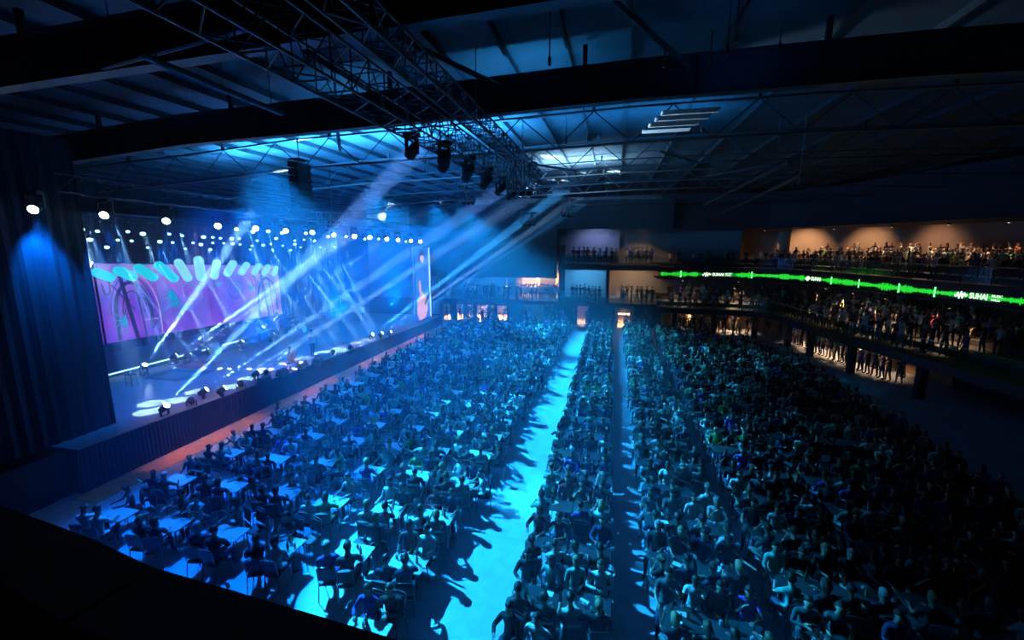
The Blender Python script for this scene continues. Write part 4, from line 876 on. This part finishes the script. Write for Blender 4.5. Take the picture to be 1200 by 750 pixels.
# ---------------------------------------------------------------- chairs and tables
def chair_parts():
    P_ = []
    m = MB(); m.rbox((0, 0, .45), (.42, .42, .055), .06); P_.append(('seat', m, padm))
    m = MB(); m.rbox((0, -.215, .74), (.40, .045, .34), .03, rot=Matrix.Rotation(.12, 3, 'X')); P_.append(('backrest', m, padm))
    for s in (-1, 1):
        m = MB(); m.path([(s*.2, .19, .44), (s*.205, .21, .22), (s*.21, .235, 0)], .012, 6); P_.append(('leg', m, chrome))
        m = MB(); m.path([(s*.2, -.26, .93), (s*.2, -.21, .55), (s*.2, -.19, .42), (s*.21, -.25, 0)], .012, 6); P_.append(('leg', m, chrome))
    m = MB(); m.path([(-.2, -.255, .92), (-.17, -.262, .955), (0, -.268, .965), (.17, -.262, .955), (.2, -.255, .92)], .012, 6); P_.append(('back_hoop', m, chrome)); m = MB(); m.path([(-.2, .17, .415), (.2, .17, .415), (.2, -.19, .415), (-.2, -.19, .415), (-.2, .17, .415)], .01, 5); P_.append(('seat_frame', m, chrome))
    return P_
def join(parts, name):
    m = MB(); mats = []
    for n, p, mt in parts:
        if mt not in mats: mats.append(mt)
        m.add(p.v, p.f, mats.index(mt))
    return m.mesh(name, mats)
cp = chair_parts(); CH_DET = [(n, p.mesh(n, mt)) for n, p, mt in cp]; CH_ONE = join(cp, 'chair')
def table_parts(w, top):
    P_ = []; m = MB(); m.rbox((0, 0, .735), (w, .6, .03), .04); P_.append(('tabletop', m, top))
    for sx in (-1, 1):
        for sy in (-1, 1):
            m = MB(); m.path([(sx*(w/2-.08), sy*.22, .72), (sx*(w/2-.07), sy*.24, .35), (sx*(w/2-.05), sy*.26, 0)], .015, 6); P_.append(('leg', m, chrome))
    m = MB(); m.tube((-(w/2-.08), 0, .66), (w/2-.08, 0, .66), .012, n=5)
    for sx in (-1, 1): m.tube((sx*(w/2-.08), -.22, .66), (sx*(w/2-.08), .22, .66), .012, n=5)
    P_.append(('under_frame', m, chrome)); return P_
TB = {}
for key, w, top in (('L', .96, topw), ('R', 1.08, topd)): tp = table_parts(w, top); TB[key] = ([(n, p.mesh(n, mt)) for n, p, mt in tp], join(tp, 'table'))
def table(key, loc, rz, label, det, grp):
    if det:
        t = thing('table', label, 'table', loc, rz, grp)
        for n, me in TB[key][0]: link(n, me, t)
        return t
    return tag(link('table', TB[key][1], None, loc, rz), label, 'table', grp)
def chair(loc, rz, label, det, grp):
    if det:
        t = thing('chair', label, 'chair', loc, rz, grp)
        for n, me in CH_DET: link(n, me, t)
        return t
    return tag(link('chair', CH_ONE, None, loc, rz), label, 'chair', grp)
# small things on the tables
def bottle(loc, label, mt, grp):
    t = thing('bottle', label, 'bottle', loc, 0, grp); m = MB(); m.lathe([(.03, 0), (.032, .01), (.032, .13), (.026, .16), (.013, .19), (.012, .235)], 10); obj('bottle_body', m, mt, t, True)
    m = MB(); m.lathe([(.0135, .235), (.0135, .25)], 8); obj('cap', m, chrome, t); return t
def cup(loc, label, grp): m = MB(); m.lathe([(.028, 0), (.036, .1), (.033, .1), (.026, .006)], 10); return tag(obj('plastic_cup', m, cupm, None, True, loc), label, 'cup', grp)
def card(loc, rz, label, grp):
    m = MB(); m.rbox((0, 0, .002), (.15, .21, .004), .008); o = obj('menu_card', m, paper, None, False, loc); o.rotation_euler = (0, 0, rz); return tag(o, label, 'menu', grp)

SW = [6, 6, 5, 6, 4, 5, 2, 2, .6]
seats = []      # (x, y, rz, table id)
tabs = []
def blocked(x, y):
    px_, py_ = proj((x, y, .8)); return px_ < -40 or px_ > 1240 or py_ > 790 or (px_ < 470 and py_ > 612+.33*px_)
COLS_L = [-4.7, -6.4, -8.25, -10.15, -12.1, -14.2]; COLS_R = [-1.5, -.36, 1.72, 2.84, 4.55, 5.68, 7.15, 8.25, 9.7, 10.8, 12.2]
for side, cols, y0, pitch in (('L', COLS_L, 8.9, 1.95), ('R', COLS_R, 8.65, 1.75)):
    for ci, x in enumerate(cols):
        for ri_ in range(-1, 24):
            y = y0+ri_*pitch if side == 'R' or ri_ < 3 else y0+3*pitch+(ri_-3)*1.66
            if y > (44.6 if x < 4 else 42.3) or (x > 11 and y > 36) or (x > 9 and y > 40): continue
            if side == 'L' and ri_ < 0 and x < -6: continue
            jx, jy, jr = R.uniform(-.08, .08), R.uniform(-.08, .08), R.uniform(-.06, .06)
            if x == -4.75 or x == -1.48: jx *= .4
            if blocked(x, y): continue
            tabs.append((side, ci, ri_, x+jx, y+jy, jr))
def tname(side, ci): return ORD[ci+1]+' column '+('left' if side == 'L' else 'right')+' of main aisle'
RANK = {}
for key in {t[:2] for t in tabs}:
    for n_, i in enumerate(sorted([i for i, t in enumerate(tabs) if t[:2] == key], key=lambda i: tabs[i][4])): RANK[i] = n_+1
cand = []
for ti, (side, ci, ri_, x, y, jr) in enumerate(tabs):
    for sx in (-1, 1):
        for sy in (-1, 1):
            off = .25 if side == 'L' else .29; px_ = x+sx*off*1.02; py_ = y+sy*(.62+R.uniform(-.03, .06)); base = 0 if sy < 0 else PI
            turn = R.uniform(.0, .5)*(1 if sy < 0 else -1)      # toward the stage
            cand.append((ti, sx, sy, px_, py_, base+turn, R.random()))
    if side == 'L':      # seats at the ends of the tables
        for sx in (-1, 1):
            if ri_ > 1 and R.random() < .62: cand.append((ti, sx, 0, x+sx*.8, y, (PI/2 if sx > 0 else -PI/2+.7)+R.uniform(-.3, .3), R.random()*.9))
cand.sort(key=lambda c: (Vector((c[3], c[4], 1))-CAM).length + (60 if c[3] > 8.2 else 0))
tab_d = sorted(range(len(tabs)), key=lambda i: (Vector((tabs[i][3], tabs[i][4], 1))-CAM).length + (60 if tabs[i][3] > 8.2 else 0))
N_IND = 196; mass_people = []; mass_chairs = []; mass_tables = []
for k, i in enumerate(tab_d):
    side, ci, ri_, x, y, jr = tabs[i]
    if k < 84: table(side, (x, y, 0), jr, ('pale' if side == 'L' else 'dark')+' rectangular table, '+tname(side, ci)+', '+ORD[RANK[i]]+' from viewpoint', k < 34, 'tables on the hall floor')
    else: mass_tables.append((side, x, y, jr))
ncount = 0
for k, (ti, sx, sy, x, y, rz, rr_) in enumerate(cand):
    side, ci, ri_ = tabs[ti][:3]; empty_ = rr_ > .93; seat = ('near' if sy < 0 else 'far' if sy > 0 else 'end')+'-'+('left' if sx < 0 else 'right')+' seat'; row = ORD[RANK[ti]]+' table from viewpoint'
    if k < 210: chair((x, y, 0), rz, 'black chair, '+seat+', '+tname(side, ci)+', '+row, k < 44, 'black chairs on the hall floor')
    else: mass_chairs.append((x, y, rz))
    if empty_: continue
    if ncount < N_IND:
        nm_, colr, _ = pick_shirt(); v = R.choices(VARS, SW)[0]; person((x, y, 0), rz, 'person in '+nm_+', '+seat+', '+tname(side, ci)+', '+row, v, colr, scale=R.uniform(.95, 1.06), group='seated audience on the hall floor'); ncount += 1
    else: mass_people.append((R.choices(LV, SW)[0], x, y, 0, rz, R.uniform(.94, 1.06), tints()))
near_tabs = [i for i in tab_d[:22]]
for i in near_tabs:
    side, ci, ri_, x, y, jr = tabs[i]; where = ORD[RANK[i]]+' table, '+tname(side, ci); g_ = 'things on the '+where
    for k in range(R.choice((1, 2, 2, 3))): gc = R.choice(('green', 'brown')); bottle((x+R.uniform(-.3, .3), y+R.uniform(-.2, .2), .75), 'small '+gc+' glass bottle on '+where, glassg if gc == 'green' else glassb, gc+' bottles on the '+where)
    for k in range(R.choice((1, 2, 3))): cup((x+R.uniform(-.38, .38), y+R.uniform(-.22, .22), .75), 'clear plastic cup standing on '+where, 'cups on the '+where)
    if R.random() < .7: card((x+R.uniform(-.3, .3), y+R.uniform(-.12, .12), .752), R.uniform(0, 3), 'white menu card lying on '+where, None)

# ---------------------------------------------------------------- people on the far balconies
def stander(x, y, z, rz, label, shirt=None, group=None, v=None):
    s = shirt or pick_shirt()[1]; return person((x, y, z), rz, label, v or R.choice(SVARS), s, scale=R.uniform(.94, 1.05), group=group)
FG = [('upper balcony before the slate panel', [672, 678, 684, 688.5, 696, 703, 710, 717, 722], 46.95, 6.475, {688.5: (.7, .02, .03), 703: (.2, .45, .7)}),
      ('upper balcony right of the slate panel', [734, 739, 743, 748, 752, 757, 763], 46.95, 6.475, {743: (.8, .7, .55)}),
      ('first balcony right of the kiosk', [671, 675.5, 680, 685, 690, 694, 698, 702.5], 46.95, 2.5, {692: (.8, .6, .4)}),
      ('first balcony between dark column and corner', [729, 734, 740, 747, 752, 758, 764], 46.95, 2.5, {})]
for nm_, xs_, Y, z, sp in FG:
    for k, px_ in enumerate(xs_):
        p = at_y(px_, 345 if z < 4 else 305, Y+R.uniform(0, .9)); stander(p.x, p.y, z, PI+R.uniform(-.7, 1.1), ORD[k+1]+' standing person from the left, '+nm_, sp.get(px_), 'people on the '+nm_)
for r_, nmr in enumerate(('front', 'rear')):
    for k in range(11):
        p = at_y(606+4.5*k+2*r_, 345, 46.95+r_*.8); stander(p.x, p.y, 2.5, PI+R.uniform(-.5, .9), ORD[k+1]+' standing person from the left, '+nmr+' line below the kiosk window', R.choice([(.5, .6, .6), (.3, .5, .5), (.1, .15, .2), (.7, .75, .75)]), 'people standing below the kiosk window')
mass_people += [(R.choice(LS), R.uniform(-17, -10.5), R.uniform(47, 49), 2.5, PI+R.uniform(-1, 1), 1, tints()) for _ in range(22)]
mass_people += [(R.choice(LS), R.uniform(-19, 3.8), R.uniform(45.2, 48.6), 0.0, R.uniform(0, 6.3), 1, tints()) for _ in range(46)]
# curved side balconies
cnt = {}
def side_people(path, u0, u1, off, z, n, what, nm_, indiv, seated=False, warm=.35):
    for k in range(n):
        u = u0+(u1-u0)*(k+R.uniform(-.3, .3)+.5)/n; o_ = off+R.uniform(-.2, .3); p, d = path.at(u, o_); inward = math.atan2(d.x, -d.y)+PI if False else math.atan2(-d.x, d.y)
        nrm = Vector((d.y, -d.x, 0)); rz = math.atan2(-nrm.x, nrm.y)+R.uniform(-.7, .7)
        if indiv:
            cnt[nm_] = cnt.get(nm_, 0)+1; s_ = pick_shirt()[1] if R.random() > warm else R.choice([(.7, .6, .5), (.6, .4, .3), (.75, .7, .65)])
            if seated: person((p.x, p.y, z), rz, ORD[cnt[nm_]]+' seated person along the '+nm_+', counted from the far corner', R.choice(VARS), s_, group='people along the '+nm_); mass_chairs.append((p.x, p.y, rz, z))
            else: stander(p.x, p.y, z, rz, ORD[cnt[nm_]]+' standing person along the '+nm_+', counted from the far corner', s_, 'people along the '+nm_)
        else:
            mass_people.append((R.choice(LV if seated else LS), p.x, p.y, z, rz, R.uniform(.95, 1.05), tints()))
            if seated: mass_chairs.append((p.x, p.y, rz, z))
side_people(LPa, .6, 24.5, .7, 2.5, 28, 'standing', 'lower side balcony rail', True)
side_people(LPa, 1, 26, 1.5, 2.5, 26, 'standing', 'lower', False)
side_people(LPa, 1, 27, 3.0, 2.85, 34, 'standing', 'lower', False); side_people(LPa, 3, 27, 4.9, 3.2, 30, 'seated', 'lower', False, True); side_people(LPa, 8, 27, 6.0, 3.2, 24, 'seated', 'lower', False, True); side_people(LPa, 8, 27, 7.4, 3.2, 24, 'standing', 'lower', False)
side_people(RPa, .8, 29, .75, 6.25, 16, 'standing', 'upper side balcony rail', True)
side_people(RPa, 9, 30, 2.3, 6.6, 34, 'seated', 'upper', False, True); side_people(RPa, 11, 30, 3.2, 6.6, 30, 'standing', 'upper', False); side_people(RPa, 12, 30, 4.4, 7.0, 32, 'seated', 'upper', False, True); side_people(RPa, 12, 30, 5.8, 7.0, 30, 'standing', 'upper', False); side_people(RPa, 2, 14, 1.6, 6.25, 12, 's', 'upper', False)
side_people(LPa, 2, 22, 1.8, 0, 40, 'standing', 'ground', False); side_people(LPa, 2, 21, 3.4, 0, 30, 'standing', 'ground', False)
mass('crowd', mass_people, [crowdm], 'the remaining audience, seated and standing through the hall and balconies', 'crowd', True)
CA = arrays(CH_ONE); CHM = CH_ONE.materials
def mass_obj(name, me, items, label, cat):
    a = arrays(me); o = mass(name, [(a, *it) for it in items], list(me.materials), label, cat)
    mi = np.empty(len(me.polygons), np.int32); me.polygons.foreach_get('material_index', mi); o.data.polygons.foreach_set('material_index', np.tile(mi, len(items))); return o
mass_obj('remaining_chairs', CH_ONE, [(c[0], c[1], c[3] if len(c) > 3 else 0, c[2], 1, None) for c in mass_chairs], 'remaining black chairs, farther back in the hall and on the balconies', 'chairs')
for key, lab in (('L', 'remaining pale tables farther back, left of the main aisle'), ('R', 'remaining dark tables farther back, right of the main aisle')):
    mass_obj('remaining_tables', TB[key][1], [(x, y, 0, jr, 1, None) for s_, x, y, jr in mass_tables if s_ == key], lab, 'tables')
# tables on the side balconies
for k, u in enumerate((13, 15.6, 18.2, 20.6)):
    p, d = LPa.at(u, 5.0); table('R', (p.x, p.y, 3.2), math.atan2(d.y, d.x), ORD[k+1]+' table on the lower side balcony tier, counted from the far corner', False, 'tables on the side balcony')

# ================================================================ the band
def gz(x, y): return stage_z(y)
def guitar(loc, rot, label, col):
    t = thing('guitar', label, 'guitar', loc); t.rotation_euler = rot
    m = MB(); n = 20; prof = []
    for i in range(n): a = 2*PI*i/n; r = .19+.035*math.cos(2*a)-(.03 if math.cos(a) > .3 else 0); prof.append((r*math.cos(a)*1.15, r*math.sin(a)))
    m.add([(a, -.045, b) for a, b in prof]+[(a, .045, b) for a, b in prof], [tuple(range(n-1, -1, -1)), tuple(range(n, 2*n))]+[(i, (i+1) % n, n+(i+1) % n, n+i) for i in range(n)]); obj('guitar_body', m, col, t)
    m = MB(); m.box((.47, .03, 0), (.56, .025, .05)); obj('neck', m, mat('dark_wood', (.06, .03, .02), .4), t)
    m = MB(); m.rbox((.8, .03, 0), (.15, .02, .075), .02); obj('headstock', m, mat('dark_wood', (.06, .03, .02), .4), t)
    m = MB(); m.lathe([(.045, .046), (.045, .05)], 12, M=Matrix.Rotation(-PI/2, 4, 'X')); obj('sound_hole', m, black, t); return t
gwood = mat('guitar_wood', (.6, .3, .1), .3)
PV = {k: make_variant(p, h) for k, p, h in (('gsit', dict(lean=.12, long=1, **A('fret', 'strum')), 'short'), ('gstand', dict(sit=False, long=1, stride=.05, **A('fret', 'strum')), 'long'), ('sing', dict(sit=False, long=1, stride=.05, **A('down')), 'short'),
      ('keys', dict(sit=False, long=1, lean=.08, **A('keys')), 'cap'), ('drum', dict(lean=.08, **A('wide', 'clap')), 'short'))}
FACE_AUD = -PI/2     # facing +X, the audience
def perf(px_, py_, key, rz, label, shirt, pants, z=None, Xf=None):
    b = at_z(px_, py_, 1.3); zz = gz(b.x, b.y) if z is None else z; b = at_z(px_, py_, zz); person((b.x, b.y, zz), rz, label, PV[key], shirt, pants); return b
def stool(b, zz, label):
    t = thing('stool', label, 'stool', (b.x, b.y, zz)); m = MB(); m.lathe([(.16, .40), (.17, .42), (.17, .455), (.15, .465)], 14); obj('seat', m, padm, t, True)
    for k in range(4): a = PI/4+k*PI/2; m = MB(); m.tube((.1*math.cos(a), .1*math.sin(a), .41), (.18*math.cos(a), .18*math.sin(a), 0), .012, n=6); obj('leg', m, chrome, t)
b = perf(340, 434, 'gsit', FACE_AUD+.5, 'seated guitarist in pale shirt near the front edge of the stage', (.75, .55, .5), (.45, .5, .6)); z = gz(b.x, b.y); stool(b, z, 'round black stool under the seated guitarist')
guitar((b.x+.26, b.y+.02, z+.78), (0, -.45, PI/2+.5), 'tan acoustic guitar in the hands of the seated guitarist', gwood)
b = perf(367, 417, 'sing', FACE_AUD-.4, 'standing singer in pale pink jacket and dark trousers on the stage', (.85, .6, .58), (.03, .05, .12)); z = gz(b.x, b.y)
def mic_stand(x, y, z, label):
    t = thing('microphone_stand', label, 'microphone stand', (x, y, z)); m = MB(); m.lathe([(.13, 0), (.13, .02), (.02, .03)], 12); obj('base', m, black, t)
    m = MB(); m.tube((0, 0, .02), (0, 0, 1.45), .011, n=6); obj('pole', m, blackmetal, t); m = MB(); m.tube((0, 0, 1.43), (-.1, 0, 1.52), .018, .026, n=8); obj('microphone', m, steel, t)
mic_stand(b.x+.45, b.y-.15, z, 'microphone stand in front of the standing singer')
b = perf(327, 393, 'gstand', FACE_AUD+.1, 'standing guitarist in pink top at the rear of the stage', (.9, .3, .4), (.1, .05, .1), 1.73)
guitar((b.x+.25, b.y, 1.73+1.12), (0, -.5, PI/2+.1), 'red guitar held by the standing guitarist in pink', mat('guitar_red', (.6, .03, .06), .25))
b = perf(304, 402, 'keys', FACE_AUD, 'standing musician in pale cap behind a striped instrument', (.6, .45, .35), (.05, .05, .07), 1.73)
t = thing('xylophone', 'pale striped bar instrument in front of the standing musician in cap', 'instrument', (b.x+.6, b.y, 1.73))
for k in range(12): m = MB(); m.rbox((0, -.6+.11*k, .92), (.42-.012*k, .075, .03), .01); obj('bar', m, whitem if k % 2 else gwood, t)
for s in (-1, 1): m = MB(); m.box((s*.13, 0, .89), (.03, 1.4, .03)); obj('rail', m, blackmetal, t)
for sx in (-1, 1):
    for sy in (-1, 1): m = MB(); m.tube((sx*.13, sy*.6, .89), (sx*.18, sy*.6, 0), .015, n=6); obj('leg', m, blackmetal, t)
def drum_kit(x, y, z, label, shell):
    t = thing('drum_kit', label, 'drum kit', (x, y, z))
    def drum(name, c, r, h, q=None):
        m = MB(); m.lathe([(r, -h/2), (r, h/2)], 20, M=Matrix.Translation(c) @ (q or Matrix())); o = obj(name, m, shell, t)
        m = MB(); m.lathe([(r*.98, h/2+.002), (r*.98, h/2+.008)], 20, M=Matrix.Translation(c) @ (q or Matrix())); obj('drum_head', m, whitem, o)
    X_ = Matrix.Rotation(PI/2, 4, 'Y'); drum('bass_drum', (.2, 0, .28), .28, .4, X_); drum('tom_drum', (.15, -.2, .68), .15, .18); drum('tom_drum', (.15, .2, .68), .15, .18); drum('floor_tom', (-.3, .5, .4), .2, .36); drum('snare_drum', (-.3, -.32, .55), .18, .14)
    for cx, cy, cz, r in ((.2, -.6, 1.15, .24), (.1, .62, 1.2, .26), (-.3, -.75, .9, .18), (-.2, .95, 1.1, .22)):
        m = MB(); m.lathe([(.02, .03), (r*.4, .018), (r, 0), (r, -.004), (.02, .01)], 18, M=Matrix.Translation((cx, cy, cz)) @ Matrix.Rotation(.2, 4, 'Y')); obj('cymbal', m, mat('cymbal_brass', (.8, .65, .35), .25, .9), t)
        m = MB(); m.tube((cx, cy, cz), (cx, cy, .02), .01, n=5)
        for k in range(3): m.tube((cx, cy, .2), (cx+.18*math.cos(2.1*k), cy+.18*math.sin(2.1*k), 0), .008, n=4)
        obj('cymbal_stand', m, chrome, t)
    return t
b = at_z(240, 414, 1.35); drum_kit(b.x+.7, b.y, gz(b.x, b.y), 'pale drum kit at the left rear of the stage, by the seated percussionist', whitem)
bb = (b.x-.1, b.y, gz(b.x, b.y)); person(bb, FACE_AUD, 'seated percussionist in white shirt behind the pale drum kit', PV['drum'], (.85, .75, .7), (.05, .06, .1)); stool(Vector(bb), bb[2], 'round black stool under the seated percussionist')
b = at_z(352, 389, 1.75); drum_kit(b.x, b.y, 1.73, 'silver drum kit on the riser behind the singer', steel); bb = (b.x-.85, b.y, 1.73); person(bb, FACE_AUD, 'seated drummer in dark shirt behind the silver drum kit', PV['drum'], (.1, .1, .14), (.03, .03, .04)); stool(Vector(bb), bb[2], 'round black stool under the drummer on the riser')
b = perf(425, 376, 'sing', FACE_AUD-.9, 'lone person in pale clothes standing at the far end of the stage', (.7, .8, .85), (.5, .6, .65), 1.05)
b = at_z(155, 452, 1.5); t = thing('side_table', 'small stage side table with white bottle next to the dark curtain', 'table', (b.x, b.y, gz(0, b.y))); m = MB(); m.rbox((0, 0, .6), (.45, .35, .03), .03); obj('tabletop', m, black, t); 
for sx in (-1, 1):
    for sy in (-1, 1): m = MB(); m.tube((sx*.18, sy*.13, .6), (sx*.2, sy*.15, 0), .012, n=6); obj('leg', m, blackmetal, t)
m = MB(); m.lathe([(.04, 0), (.042, .16), (.02, .2), (.018, .26)], 10); tag(obj('water_bottle', m, whitem, None, True, (b.x, b.y, gz(0, b.y)+.615)), 'white water bottle on the small stage side table', 'bottle')
def rug(c0, w, d, col, label):
    b = at_z(*c0, 1.45); m = MB()
    for s_, o_, mi in ((1, 0, 0), (.8, .004, 1), (.5, .008, 0)): m.box((0, 0, .008+o_), (w*s_, d*s_, .01), mi)
    o = obj('rug', m, [mat(label[:8]+'_a', col, .9), mat(label[:8]+'_b', tuple(c*.35 for c in col), .9)], None, False, (b.x, b.y, gz(0, b.y)+.004)); tag(o, label, 'rug')
rug((225, 428), 2.2, 2.6, (.5, .05, .08), 'red patterned rug near the seated percussionist'); rug((330, 430), 2.4, 3.0, (.3, .2, .35), 'violet patterned rug under the seated guitarist'); rug((205, 440), 3.0, 2.4, (.14, .13, .16), 'dark grey rug in front of the red rug')
def monitor(px_, py_, label):
    b = at_z(px_, py_, 1.4); z = gz(0, b.y); b = at_z(px_, py_, z+.15); t = thing('stage_monitor', label, 'loudspeaker', (b.x, b.y, z), 0, 'wedge monitors')
    m = MB(); m.add([(-.25, -.3, 0), (.22, -.3, 0), (.12, -.3, .34), (-.1, -.3, .38), (-.25, .3, 0), (.22, .3, 0), (.12, .3, .34), (-.1, .3, .38)], [(0, 1, 2, 3), (7, 6, 5, 4), (0, 4, 5, 1), (1, 5, 6, 2), (2, 6, 7, 3), (3, 7, 4, 0)]); obj('cabinet', m, black, t)
    m = MB(); m.add([(-.245, -.26, .03), (-.115, -.26, .35), (-.115, .26, .35), (-.245, .26, .03)], [(0, 1, 2, 3)]); obj('grille', m, blackmetal, t)
for px_, py_, l in ((331, 437, 'wedge monitor on the stage edge beside the seated guitarist'), (372, 424, 'wedge monitor in front of the standing singer'), (354, 428, 'wedge monitor between the guitarist and the singer'), (310, 446, 'wedge monitor left of the seated guitarist, on the edge')): monitor(px_, py_, l)
